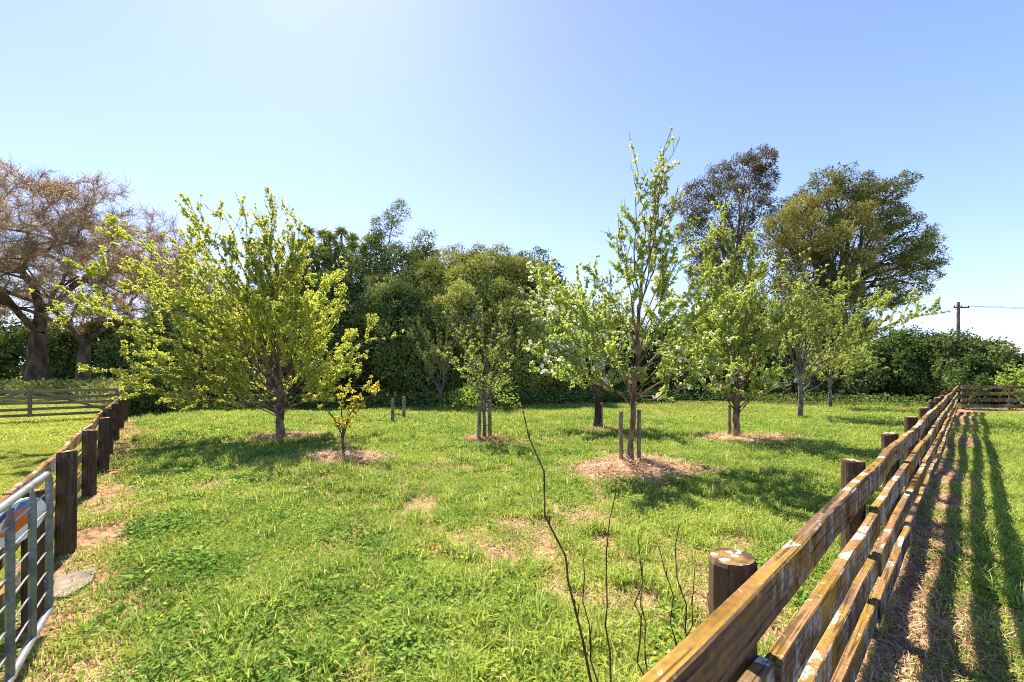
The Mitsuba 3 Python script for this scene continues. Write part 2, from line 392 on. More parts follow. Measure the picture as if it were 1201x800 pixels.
# ---- the right-hand fence
fr = numbered('timber_fence')
tag(fr, 'lichen covered four rail timber fence running from the near corner to the hedge', 'fence')
P1 = np.array([0.762, 1.48]) + 0.0 * NR
SP = 2.22
rngf = np.random.default_rng(11)
post_off = float(P1 @ NR)
tops = []
for k in range(-1, 13):
    c = P1 + UR * SP * (k - 0)
    if k >= 0:
        put_post(numbered(fr + '__post'), c, 1.165 + rngf.normal(0, 0.018), 0.075 + rngf.normal(0, 0.003), 100 + k)
joints = {0: [-1.9, 3, 5, 7, 9, 11, 12.35], 1: [-1.2, 0, 1, 3, 4, 6, 8, 10, 12.3], 2: [-1.3, 1, 3, 5, 7, 9, 11, 12.35], 3: [-1.2, 1, 2, 4, 6, 8, 10, 12.3]}
for lv, ztop in enumerate((1.17, 0.86, 0.55, 0.24)):
    js = joints[lv]
    for n in range(len(js) - 1):
        o = 0.012 * (n % 2) - 0.006 + rngf.normal(0, 0.003)
        dz = rngf.normal(0, 0.006) if lv else 0.0
        ends = []
        for q_ in (js[n], js[n + 1]):
            c = P1 + UR * SP * q_
            c = c + NR * (FENCE_R + o - float(c @ NR))
            ends.append([c[0], c[1], ztop - 0.075 + dz + 0.012 * math.sin(q_ * 1.1 + lv * 0.2)])
        a, b = np.array(ends)
        d = unit(b - a) * 0.004
        put_board(numbered(fr + '__rail'), a + d, b - d, 0.15, 0.05, 20 + lv * 12 + n)

# ---- the far fence
ff = numbered('timber_fence')
tag(ff, 'short shaded timber fence along the foot of the dark hedge at the lane end', 'fence')
for k in range(4):
    put_post(numbered(ff + '__post'), (21.95 + 2.3 * k, FAR_Y + 0.15), 1.18, 0.085, 140 + k, sides=10)
for lv, ztop in enumerate((1.17, 0.86, 0.55, 0.24)):
    for n in range(2):
        put_board(numbered(ff + '__rail'), (21.7 + 3.8 * n + 0.005, FAR_Y, ztop - 0.075), (21.7 + 3.8 * (n + 1), FAR_Y, ztop - 0.075), 0.15, 0.05, 70 + lv * 2 + n)

# ---- the left-hand fence (rails on the lawn side of the posts)
fl = numbered('timber_fence')
tag(fl, 'dark post and rail timber fence between the mown lawn and the orchard', 'fence')
lposts = [np.array(p) for p in ((-3.49, 3.12), (-4.45, 4.25), (-6.03, 6.08), (-7.2, 7.5), (-8.8, 9.3), (-10.5, 11.3), (-12.2, 13.3), (-13.8, 15.2), (-15.45, 17.1))]
lr = [0.07, 0.08, 0.074, 0.076, 0.072, 0.078, 0.074, 0.078, 0.11]
for k, (c, r) in enumerate(zip(lposts, lr)):
    put_post(numbered(fl + '__post'), c, 1.0 + 0.02 * math.sin(k * 2.2) + (0.06 if k == 8 else -0.06 if k == 0 else 0), r, 160 + k)
lpts = [lposts[0] - UL * 3.2] + lposts
for lv, ztop in enumerate((0.93, 0.62, 0.31)):
    for n in range(len(lpts) - 1):
        a2, b2 = lpts[n] - NL * (0.24 if n == 0 else 0.135), lpts[n + 1] - NL * 0.135
        dz = 0.01 * math.sin(n * 1.9 + lv)
        a, b = np.array([*a2, ztop - 0.075 + dz]), np.array([*b2, ztop - 0.075 + dz * 0.5])
        d = unit(b - a) * 0.003
        put_board(numbered(fl + '__rail'), a + d, b - d, 0.15, 0.045, 200 + lv * 12 + n)

# ---- the wooden farm gate
gt = numbered('farm_gate')
tag(gt, 'weathered five bar wooden gate at the far end of the dark fence by the lawn', 'gate')
G0 = np.array([-15.62, 16.95]); GD = np.array([-0.755, -0.656])
def gp(s, z): return np.array([G0[0] + GD[0] * s, G0[1] + GD[1] * s, z])
for lv, z in enumerate((1.13, 0.90, 0.69, 0.48, 0.26)):
    put_board(numbered(gt + '__rail'), gp(0.0, z), gp(4.7, z), 0.10 if lv else 0.11, 0.03, 300 + lv, 'gate_wood')
GN = np.array([0.656, -0.755, 0]) * 0.032
for s in (0.06, 2.37, 4.64):
    put_board(numbered(gt + '__stile'), gp(s, 0.2) + GN, gp(s, 1.17) + GN, 0.11, 0.03, 310 + int(s), 'gate_wood', zdir=(GD[0], GD[1], 0))
for s0, s1 in ((0.2, 2.2), (4.5, 2.54)):
    put_board(numbered(gt + '__brace'), gp(s0, 0.28) - GN, gp(s1, 1.10) - GN, 0.09, 0.028, 320 + int(s0), 'gate_wood')

# ---- the galvanised gate
mg = numbered('metal_gate')
tag(mg, 'galvanised tube gate with pointed uprights in the near left corner', 'gate')
M0 = np.array([-3.30, 3.04]); MD = unit(np.array([0.61, -0.79]))
def mp(t, z): return np.array([M0[0] + MD[0] * t, M0[1] + MD[1] * t, z])
arc = [mp(0.09 - 0.09 * math.sin(a), 1.00 + 0.09 * math.cos(a)) for a in np.linspace(0, PI / 2, 7)]
top_pts = np.array([mp(3.5, 1.09), mp(1.5, 1.09), mp(0.5, 1.09)] + arc + [mp(0, 0.6), mp(0, 0.13)])
put(numbered(mg + '__top_tube'), tubes([(top_pts, [0.021] * len(top_pts))], 14, (0.79, 0.61, 0)), 'galvanised', smooth=60)
put(numbered(mg + '__bottom_tube'), tubes([(np.array([mp(-0.02, 0.115), mp(1.5, 0.115), mp(3.5, 0.115)]), [0.022] * 3)], 14), 'galvanised', smooth=60)
for n, t in enumerate((0.43, 0.87, 1.31, 1.75, 2.2)):
    pts = np.array([mp(t, 0.13), mp(t, 0.6), mp(t, 0.98), mp(t, 1.02), mp(t, 1.065)])
    put(numbered(mg + '__upright'), tubes([(pts, [0.02, 0.02, 0.02, 0.014, 0.003])], 12), 'galvanised', smooth=60)
for z in (0.27, 0.41, 0.55, 0.69, 0.83, 0.96):
    put(numbered(mg + '__rod'), tubes([(np.array([mp(0.0, z), mp(1.7, z), mp(3.5, z)]), [0.006] * 3)], 8), 'galvanised', smooth=60)
for z in (0.3, 0.85):
    put(numbered(mg + '__hinge_band'), tubes([(np.array([mp(0, z - 0.02), mp(0, z + 0.02)]), [0.025] * 2)], 12), 'galvanised', smooth=40)

# ---- the oval printed board hanging behind the gate
ov = numbered('oval_sign')
tag(ov, 'white oval printed board with blue and orange shapes behind the metal gate', 'sign')
import shapely.geometry as sg, shapely.affinity as sa
def oval_part(name, poly, depth, mat, off):
    m = trimesh.creation.extrude_polygon(poly, depth, engine='earcut')
    v = np.array(m.vertices)
    xd = np.array([-0.30, 0.954, 0]); zd = np.array([0, 0, 1.0]); nd = np.array([0.954, 0.30, 0])
    c = np.array([-3.235, 2.77, 0.83])
    w = c + v[:, :1] * xd + v[:, 1:2] * zd + (v[:, 2:] + off) * nd
    put(numbered(ov + '__' + name), (w, m.faces), mat)
oval = sa.rotate(sa.scale(sg.Point(0, 0).buffer(1, 32), 0.23, 0.135), 6)
oval_part('board', oval, 0.03, 'sign_white', 0)
inner = oval.buffer(-0.012)
oval_part('blue_band', sa.rotate(sg.box(-0.02, -0.3, 0.05, 0.3), -48, origin=(0.1, 0.05)).intersection(inner).intersection(sg.box(-1, 0.01, 1, 1)), 0.003, 'sign_blue', 0.03)
oval_part('orange_shape', sg.Polygon([(-0.1, 0.06), (0.06, 0.075), (0.10, 0.05), (0.085, 0.0), (0.05, -0.02), (-0.06, -0.055), (-0.15, -0.04)]).buffer(0.012).intersection(inner), 0.003, 'sign_orange', 0.03)
oval_part('navy_mark', sg.Polygon([(-0.2, 0.02), (-0.13, 0.07), (-0.06, 0.095), (-0.2, 0.1)]).buffer(0.01).intersection(inner), 0.0045, 'sign_navy', 0.03)

# ---- concrete slab at the gate
rng = np.random.default_rng(5)
sl = sg.Polygon([(-4.0, 3.78), (-3.72, 3.44), (-3.60, 3.44), (-3.64, 3.66), (-3.84, 3.92)]).buffer(0.02)
m = trimesh.creation.extrude_polygon(sl, 0.035, engine='earcut')
v = np.array(m.vertices); v[:, 2] += float(gz(-3.6, 3.7)) + 0.0
put('concrete_slab', (v, m.faces), 'slab_stone')
tag('concrete_slab', 'worn grey concrete slab lying on the soil at the end of the metal gate', 'slab')


# ------------------------------------------------------------------ trees: shared builders
def curve(p0, d0, p1, n, rng, wob):
    """n points from p0 to p1 leaving along d0, with a little waver."""
    p0, p1 = np.asarray(p0, float), np.asarray(p1, float)
    L = np.linalg.norm(p1 - p0)
    c = p0 + unit(d0) * L * 0.45
    t = np.linspace(0, 1, n)[:, None]
    p = (1 - t) ** 2 * p0 + 2 * t * (1 - t) * c + t ** 2 * p1
    w = rng.normal(0, wob * L, (n, 3)); w[0] = 0; w[-1] = 0
    return p + w


def at_t(pts, t):
    x = t * (len(pts) - 1)
    i = min(int(x), len(pts) - 2)
    return pts[i] + (pts[i + 1] - pts[i]) * (x - i), unit(pts[i + 1] - pts[i])


def side_branch(rng, pts, r_at, t, ang, length, up, n=5, wob=0.02):
    p, tg = at_t(pts, t)
    perp = unit(np.cross(tg, rng.normal(size=3)))
    d = unit(tg * math.cos(ang) + perp * math.sin(ang) + np.array([0, 0, up]))
    end = p + unit(d + np.array([0, 0, up * 0.8])) * length
    return curve(p, d, end, n, rng, wob)


class Fruit:
    """A small orchard tree: trunk, guided limbs to given tips, side shoots, leaf rosettes along the shoots."""

    def __init__(s, name, base, seed, bark, leaf, trunk_top, trunk_r, tips, label, group=None, fork=None, limb_r=0.03, side=1.6, side_len=(0.35, 0.9), shoot=2.2, shoot_len=(0.15, 0.4),
                 up=0.25, ds=0.06, bare=0.3, leaves=6, size=(0.05, 0.085), keep=1.0, blossom=0.0, blossom_size=0.02, cat='tree', lean=(0, 0), leaf_at=None):
        rng = np.random.default_rng(seed)
        z0 = float(gz(*base))
        b = np.array([base[0], base[1], z0 - 0.05])
        top = b + np.array([lean[0], lean[1], trunk_top + 0.05])
        s.key = numbered(name)
        tag(s.key, label, cat, group)
        trunk = curve(b, (lean[0] * 0.3, lean[1] * 0.3, 1), top, 7, rng, 0.008)
        rad = np.linspace(trunk_r, trunk_r * (0.72 if trunk_top < 2 else 0.45), 7); rad[0] *= 1.35; rad[1] *= 1.05
        big = [(trunk, rad)]
        thin, spots, axes = [], [], []
        f0 = fork if fork is not None else trunk_top * 0.6
        limbs = []
        for tip in tips:
            t = np.clip(rng.uniform(f0 / trunk_top, 1.0), 0.05, 1.0) if len(tip) < 4 else tip[3] / trunk_top
            if t <= 1:
                p, tg = at_t(trunk, min(t, 0.999))
            else:
                p, tg = trunk[-1], unit(trunk[-1] - trunk[-2])
            e = b + np.array([tip[0], tip[1], tip[2] + 0.05])
            out = unit(e - p)
            pts = curve(p, out * 0.9 + np.array([0, 0, 0.25]) + 0.25 * tg, e, 9, rng, 0.014)
            L = np.linalg.norm(e - p)
            r0 = min(trunk_r * 0.6, limb_r * (0.35 + 0.09 * L))
            big.append((pts, np.linspace(r0, 0.005, 9)))
            limbs.append((pts, L, r0))
        for pts, L, r0 in limbs:
            s.nodes(rng, pts, L, 0.55, ds * 1.1, spots, axes)
            for _ in range(max(3, int(L * side * 1.95))):
                t = rng.uniform(bare, 0.96)
                ln = rng.uniform(*side_len) * (1.25 - 0.6 * t) * min(1.3, 0.5 + L * 0.25)
                q = side_branch(rng, pts, 0, t, rng.uniform(0.5, 1.1), ln, up)
                thin.append((q, np.linspace(max(0.006, r0 * 0.3 * (1 - t * 0.6)), 0.004, 5)))
                s.nodes(rng, q, ln, 0.15, ds, spots, axes)
                for _ in range(rng.poisson(shoot * ln * 1.6)):
                    t2 = rng.uniform(0.2, 0.95)
                    l2 = rng.uniform(*shoot_len)
                    q2 = side_branch(rng, q, 0, t2, rng.uniform(0.5, 1.0), l2, up, 3)
                    thin.append((q2, np.linspace(0.005, 0.003, 3)))
                    s.nodes(rng, q2, l2, 0.1, ds, spots, axes)
        v, f = tubes(big, 10); v2, f2 = tubes(thin, 4)
        put(s.key + '__trunk', (np.vstack([v, v2]), np.vstack([f, f2 + len(v)])), bark, smooth=True)
        sp, ax = np.array(spots), np.array(axes)
        if leaf_at is not None:
            k = leaf_at(sp - b, rng)
            sp, ax = sp[k], ax[k]
        s.spots, s.axes, s.b = sp, ax, b
        k = (rng.random(len(sp)) < keep) & (meshkit.noise(sp * 5.5, seed) > 0.33)
        s.foliage(rng, sp[k], ax[k], leaves, size, leaf)
        if blossom > 0:
            k = rng.random(len(sp)) < blossom
            s.bloom(rng, sp[k], blossom_size)

    def nodes(s, rng, pts, L, start, ds, spots, axes):
        n = max(1, int(L * (1 - start) / ds))
        for t in start + (1 - start) * (np.arange(n) + rng.random(n)) / n:
            p, tg = at_t(pts, min(t, 0.999))
            spots.append(p); axes.append(tg)

    def foliage(s, rng, sp, ax, k, size, mat):
        size = (size[0] * 0.86, size[1] * 0.86)
        cnt = rng.poisson(k * 1.65, len(sp))
        idx = np.repeat(np.arange(len(sp)), cnt)
        n = len(idx)
        d = unit(ax[idx] * rng.uniform(-0.1, 0.9, (n, 1)) + rand_dirs(rng, n) * 1.0 + np.array([0, 0, 0.12]))
        nrm = unit(rand_dirs(rng, n) + np.array([0, 0, 0.9]))
        L = rng.uniform(*size, n)
        pos = sp[idx] + rand_dirs(rng, n) * 0.018
        v, f, uv = leaf_mesh(rng, pos, d, nrm, L, L * rng.uniform(0.5, 0.7, n), 0.22, 0.12)
        tone = rng.random(len(sp))[idx]
        uv[:, 0] = np.clip(np.repeat(0.5 * tone, 4) + 0.5 * uv[:, 0], 0, 1)
        print('FRUIT', s.key, n)
        put(s.key + '__crown', (v, f), mat, uv=uv)

    def bloom(s, rng, sp, size):
        idx = np.repeat(np.arange(len(sp)), 9)
        c = sp[idx] + rand_dirs(rng, len(idx)) * 0.05 + np.array([0, 0, 0.02])
        nrm = unit(rand_dirs(rng, len(idx)) + np.array([0, 0, 0.6]))
        P, A, N = [], [], []
        a = unit(np.cross(nrm, rand_dirs(rng, len(idx)))); bb = np.cross(nrm, a)
        for k in range(5):
            w = 2 * PI * k / 5
            P.append(c); A.append(a * math.cos(w) + bb * math.sin(w) + nrm * 0.25); N.append(nrm)
        v, f, uv = leaf_mesh(rng, np.vstack(P), np.vstack(A), np.vstack(N), size * 0.9, size * 0.95, 0.1)
        put(s.key + '__blossom', (v, f), 'petal_white', uv=uv)


def ring_tips(rng, n, rad, z, ysq=1.0, cx=0.0):
    """Further limb ends all round, so that the crown is as deep as it is wide."""
    out = []
    for k in range(n):
        a = 2 * PI * (k + rng.random() * 0.8) / n
        r = rad * rng.uniform(0.55, 1.0)
        out.append((cx + r * math.cos(a), r * math.sin(a) * ysq, rng.uniform(*z)))
    return out


def ground_xy(px, py):
    Yd = F * EYE / (py - 437.0)
    return ((px - 600.0) / F * Yd, Yd)


# T1: the broad yellow-green tree on the left
r1 = np.random.default_rng(1)
Fruit('fruit_tree', (-6.44, 11.84), 21, 'bark_fruit', 'leaf_plum', 1.5, 0.115,
      [(-5.3, 0.4, 6.2, 1.3), (-3.8, 1.2, 6.2, 1.6), (-2.2, -0.5, 6.5, 1.5), (-1.3, 1.4, 6.6, 1.5), (-0.35, 0.2, 6.9, 1.5), (0.4, -0.9, 6.0, 1.5), (1.2, 0.8, 5.0, 1.4), (2.0, -0.4, 4.1, 1.2), (2.5, 0.9, 2.9, 0.9),
       (-5.5, -0.6, 3.6, 1.1), (-4.9, 1.2, 2.5, 0.8), (-4.0, -1.6, 1.9, 0.7), (2.2, -1.2, 2.0, 0.8), (-3.6, -1.8, 4.3, 1.2), (-3.2, 2.2, 4.6, 1.2), (-4.5, 0.3, 4.8, 1.2), (-1.0, -2.2, 4.3, 1.3), (0.8, 2.4, 4.0, 1.2),
       (-1.8, 2.6, 3.8, 1.1), (1.0, -2.0, 3.2, 1.1), (-2.4, -2.4, 2.8, 0.9), (0.2, 2.4, 2.6, 0.9), (-2.6, 0.6, 3.2, 1.1), (-5.2, 0.8, 5.0, 1.2), (-0.6, 0.9, 5.2, 1.5), (-1.0, -0.4, 6.7, 1.5), (-1.9, 0.3, 6.6, 1.5), (0.3, 0.5, 6.3, 1.5), (-2.7, 0.2, 6.0, 1.5), (-0.8, 0.6, 6.9, 1.5), (0.9, -0.2, 5.6, 1.5), (1.6, 0.3, 4.8, 1.4), (-4.2, -0.4, 1.1, 0.7), (-3.2, 0.8, 0.9, 0.65), (-2.4, -1.2, 1.1, 0.65), (1.5, 0.8, 1.4, 0.7), (2.5, -0.4, 1.9, 0.8), (2.3, 0.6, 1.4, 0.7), (-4.6, 0.2, 1.7, 0.75), (-1.6, 1.6, 1.5, 0.7), (2.0, -1.0, 3.2, 1.0)],
      'broad vase shaped fruit tree in bright yellow green leaf, left of the orchard', 'fruit trees of the orchard', fork=0.7, limb_r=0.027, side=1.75, side_len=(0.5, 1.2), shoot=2.4, ds=0.06, up=0.3, bare=0.22,
      leaves=7.5, size=(0.05, 0.092), leaf_at=lambda p, rng: (rng.random(len(p)) < np.clip(1.0 - 0.13 * (p[:, 2] - 3.6), 0.5, 1.0)) & (meshkit.noise(p * 3.6, 9) > 0.35))
# T4: the tall tree in the middle with stakes
Fruit('fruit_tree', (2.24, 8.1), 22, 'bark_fruit', 'leaf_pear', 3.0, 0.064,
      [(0.80, 0.0, 6.4, 3.0), (0.15, 0.25, 6.0, 2.9), (0.52, -0.3, 5.6, 2.7), (1.0, 0.2, 5.4, 2.9), (-0.15, 0.3, 4.9, 2.5), (1.2, -0.2, 4.6, 2.6), (-0.3, -0.3, 4.3, 2.3), (0.7, 0.4, 5.9, 2.9), (0.35, 0.1, 5.0, 2.8),
       (1.3, 0.2, 4.3, 2.2), (-0.6, 0.4, 3.7, 2.2), (-1.5, 0.1, 3.4, 1.7), (-1.6, -0.5, 2.6, 1.4), (-1.2, 0.9, 2.9, 1.6), (1.7, -0.3, 3.2, 1.7), (2.0, 0.4, 2.4, 1.4), (1.5, -0.8, 2.0, 1.3), (0.9, 1.2, 3.0, 1.8),
       (0.3, -1.3, 2.9, 1.6), (-0.7, -1.1, 2.2, 1.3), (0.9, 0.2, 1.2, 1.3), (-0.5, 1.3, 2.2, 1.4), (-1.0, -0.2, 1.8, 1.15), (-1.7, 0.3, 3.0, 1.5), (1.2, -0.9, 2.9, 1.6), (-1.9, -0.1, 3.5, 1.6), (2.2, 0.2, 3.3, 1.7), (1.9, -0.6, 1.4, 1.2), (2.15, 0.3, 1.9, 1.3), (-1.5, -0.7, 1.7, 1.2), (0.4, -1.2, 1.8, 1.3), (1.4, 0.9, 2.6, 1.5), (-0.8, 1.0, 3.4, 1.8), (0.95, 0.1, 3.9, 2.0), (1.6, -0.4, 3.7, 1.9)],
      'tall slender fruit tree with white blossom between two stakes on a straw mound', 'fruit trees of the orchard', fork=1.2, limb_r=0.026, side=2.0, side_len=(0.25, 0.65), shoot=2.6, shoot_len=(0.12, 0.3), ds=0.06, up=0.35,
      leaves=5.2, size=(0.055, 0.095), blossom=0.09, blossom_size=0.03, lean=(0.18, 0.0), leaf_at=lambda p, rng: rng.random(len(p)) < np.clip(1.0 - 0.5 * (p[:, 2] - 3.6), 0.30, 1))
# T4b: blossoming tree behind it
Fruit('fruit_tree', (2.73, 13.6), 23, 'bark_dark', 'leaf_pear', 1.5, 0.12,
      [(-1.6, 0, 5.0), (-0.6, 0.4, 5.4), (0.5, 0.2, 4.9), (-2.0, -0.4, 3.8), (-2.4, 0.2, 2.6), (1.2, 0.5, 4.0), (1.6, 0, 2.8), (-1.4, -1.2, 2.4), (0.2, -1.4, 3.4), (-0.8, 1.2, 4.0), (0.6, 1.3, 3.0), (-1.9, 0.9, 4.5), (-2.2, -0.8, 1.9), (1.0, -1.1, 1.7), (-0.2, -1.2, 1.5)],
      'fruit tree full of white blossom on a dark stem behind the tallest tree', 'fruit trees of the orchard', fork=1.0, limb_r=0.045, side=2.2, side_len=(0.4, 1.0), shoot=2.6, ds=0.06, leaves=5.5, size=(0.06, 0.10), blossom=0.16, blossom_size=0.042)
# T5: leafy tree to its right
Fruit('fruit_tree', (6.05, 11.5), 24, 'bark_fruit', 'leaf_apple', 1.2, 0.10,
      [(-0.25, 0.1, 6.5, 1.2), (-0.6, 0.4, 5.4, 1.2), (0.3, -0.2, 5.3, 1.2), (-1.4, 0.0, 4.4, 1.0), (-1.7, -0.5, 3.2, 0.9), (0.9, 0.3, 4.9, 1.1), (1.2, -0.3, 3.8, 1.0), (-1.6, 0.8, 2.3, 0.8), (1.2, 0.8, 2.5, 0.9), (-0.9, -1.3, 3.6, 1.0),
       (0.4, -1.4, 3.0, 1.0), (0.2, 1.4, 4.0, 1.1), (-0.5, 1.3, 2.9, 1.0), (-1.3, -1.0, 1.8, 0.8), (0.9, -1.0, 1.6, 0.8), (-0.9, 0.2, 4.8, 1.1), (1.3, 0.1, 1.9, 0.7), (-1.7, 0.2, 3.8, 1.0)],
      'dense leafy fruit tree with forked low trunk and one stake, right of the tallest tree', 'fruit trees of the orchard', fork=0.6, limb_r=0.045, side=2.3, side_len=(0.4, 0.95), shoot=2.6, ds=0.06, leaves=6.0, size=(0.05, 0.09), blossom=0.02, blossom_size=0.034)
# T6: half bare tree with upright stems and one long bough
def sparse(p, rng):
    out = np.hypot(p[:, 0], p[:, 1])
    return rng.random(len(p)) < np.clip(0.25 + 0.28 * out - 0.05 * np.maximum(p[:, 2] - 4.5, 0) * 3, 0.08, 1)
Fruit('fruit_tree', (11.5, 17.0), 25, 'bark_grey', 'leaf_apple', 1.7, 0.105,
      [(0.3, 0.2, 6.7, 1.7), (-0.4, 0.3, 6.3, 1.7), (1.5, 0, 5.3, 1.7), (2.1, -0.3, 5.6, 1.6), (-0.8, -0.3, 6.2, 1.5), (0.9, 0.5, 6.0, 1.7), (3.2, 0.2, 3.6, 1.2), (3.3, -0.4, 4.9, 1.4), (-1.5, 0.2, 3.4, 1.2), (-1.4, -0.5, 4.6, 1.4), (-1.8, 0.5, 1.6, 0.8),
       (2.2, 1.0, 2.4, 1.0), (0.3, -1.6, 4.2, 1.4), (1.3, -1.4, 3.0, 1.2), (-0.6, 1.5, 3.8, 1.3), (6.5, 0.4, 4.35, 1.5), (2.6, -1.0, 2.0, 0.9), (0.0, 0.0, 5.6, 1.7), (1.0, 0.3, 4.8, 1.7), (-1.0, 0.8, 5.2, 1.5)],
      'half bare fruit tree with grey upright stems and one long bough to the right', 'fruit trees of the orchard', fork=0.7, limb_r=0.045, side=1.7, side_len=(0.5, 1.2), shoot=2.0, ds=0.075, leaves=5.2, size=(0.07, 0.12), leaf_at=sparse, up=0.45)
# T7: small one behind
Fruit('fruit_tree', (16.4, 22.0), 26, 'bark_grey', 'leaf_apple', 1.6, 0.10, ring_tips(np.random.default_rng(8), 12, 2.2, (2.0, 4.6)) + [(0, 0, 5.0), (2.4, 0, 3.4)],
      'farthest fruit tree on the right, close to the long dark hedge', 'fruit trees of the orchard', limb_r=0.04, side=1.8, side_len=(0.5, 1.0), shoot=2.0, ds=0.09, leaves=4.5, size=(0.08, 0.13), keep=0.8)
# T3: young tree with stakes
Fruit('fruit_tree', (-0.70, 10.98), 27, 'bark_grey', 'leaf_apple', 1.25, 0.05,
      [(-0.1, 0, 3.7), (-0.75, 0.1, 3.0), (-1.1, -0.2, 3.4), (-0.45, 0.4, 2.9), (0.5, -0.2, 3.2), (0.95, 0.2, 3.5), (1.3, 0, 2.9), (0.3, 0.5, 2.5), (-0.9, 0.3, 2.0), (0.8, -0.4, 2.2), (-0.3, -0.7, 2.1), (0.25, -0.5, 3.0), (-1.3, 0.2, 2.4), (-0.6, -0.4, 1.7), (0.7, 0.6, 1.6), (-0.3, 0.3, 1.5), (0.35, -0.2, 1.6)],
      'young thin fruit tree held by stakes in the middle of the orchard', 'fruit trees of the orchard', fork=0.8, limb_r=0.022, side=2.2, side_len=(0.25, 0.6), shoot=2.2, shoot_len=(0.1, 0.25), ds=0.06, up=0.45, leaves=4.2, size=(0.045, 0.08),
      leaf_at=lambda p, rng: rng.random(len(p)) < np.clip(1.25 - 0.32 * p[:, 2], 0.22, 1))
# T8: vase shaped, farther left
Fruit('fruit_tree', (-3.5, 21.0), 28, 'bark_grey', 'leaf_olive', 0.9, 0.07,
      [(-1.6, 0, 3.7), (-1.2, 0.4, 4.5), (-0.7, -0.3, 3.8), (-0.2, 0.3, 4.2), (0.4, 0, 4.4), (0.9, -0.4, 3.6), (-1.0, -0.6, 3.0), (0.5, 0.7, 3.1), (-1.4, 0.6, 2.8)],
      'narrow vase shaped sapling with thin grey stems before the dark shrubbery', 'fruit trees of the orchard', fork=0.4, limb_r=0.03, side=2.4, side_len=(0.3, 0.6), shoot=1.6, ds=0.09, up=0.7, leaves=4.0, size=(0.07, 0.11), keep=0.9)
# T2: the little golden one
Fruit('fruit_sapling', (-3.46, 8.74), 29, 'bark_stem', 'leaf_gold', 0.6, 0.032,
      [(-0.1, 0, 1.75), (-0.35, 0.1, 1.0), (-0.7, -0.1, 1.25), (0.35, 0.1, 1.2), (0.75, 0, 1.45), (0.3, -0.3, 0.9), (-0.3, 0.3, 0.75), (0.5, 0.3, 1.7), (0.1, 0.3, 1.35)],
      'low crooked sapling with a few golden yellow leaves on a straw patch', None, fork=0.35, limb_r=0.028, side=1.6, side_len=(0.12, 0.3), shoot=1.0, shoot_len=(0.06, 0.14), ds=0.075, up=0.3, leaves=6.5, size=(0.055, 0.10),
      leaf_at=lambda p, rng: (meshkit.noise(p * 3.2, 5) > 0.36) & (rng.random(len(p)) < 0.85))


# ---- stakes
def stake(px, py, h, r, label, dx=0.0):
    x, y = ground_xy(px, py)
    z = float(gz(x, y))
    k = numbered('tree_stake')
    v, f, uv = post_mesh((x, y, z), z + h, r * 1.35, 400 + taken['tree_stake'], 10)
    put(k, (v, f), 'stake_wood', uv=uv)
    tag(k, label, 'stake', 'stakes in the orchard')
stake(728, 549, 1.02, 0.032, 'stake left of the tall central trunk on the straw mound')
stake(749, 547, 1.05, 0.028, 'stake right of the tall central trunk on the straw mound')
stake(561, 520, 1.02, 0.035, 'left stake of the pair at the young thin tree')
stake(574, 518, 1.05, 0.035, 'right stake of the pair at the young thin tree')
stake(855, 513, 0.92, 0.035, 'lone stake against the forked trunk of the dense leafy tree')
stake(704, 502, 0.85, 0.05, 'short thick stake against the dark stem of the blossoming tree')
stake(460, 495, 0.85, 0.045, 'dark grey stake standing in grass, left of two near the shade')
stake(473, 491, 0.85, 0.05, 'brown stake standing in grass, right of two near the shade')


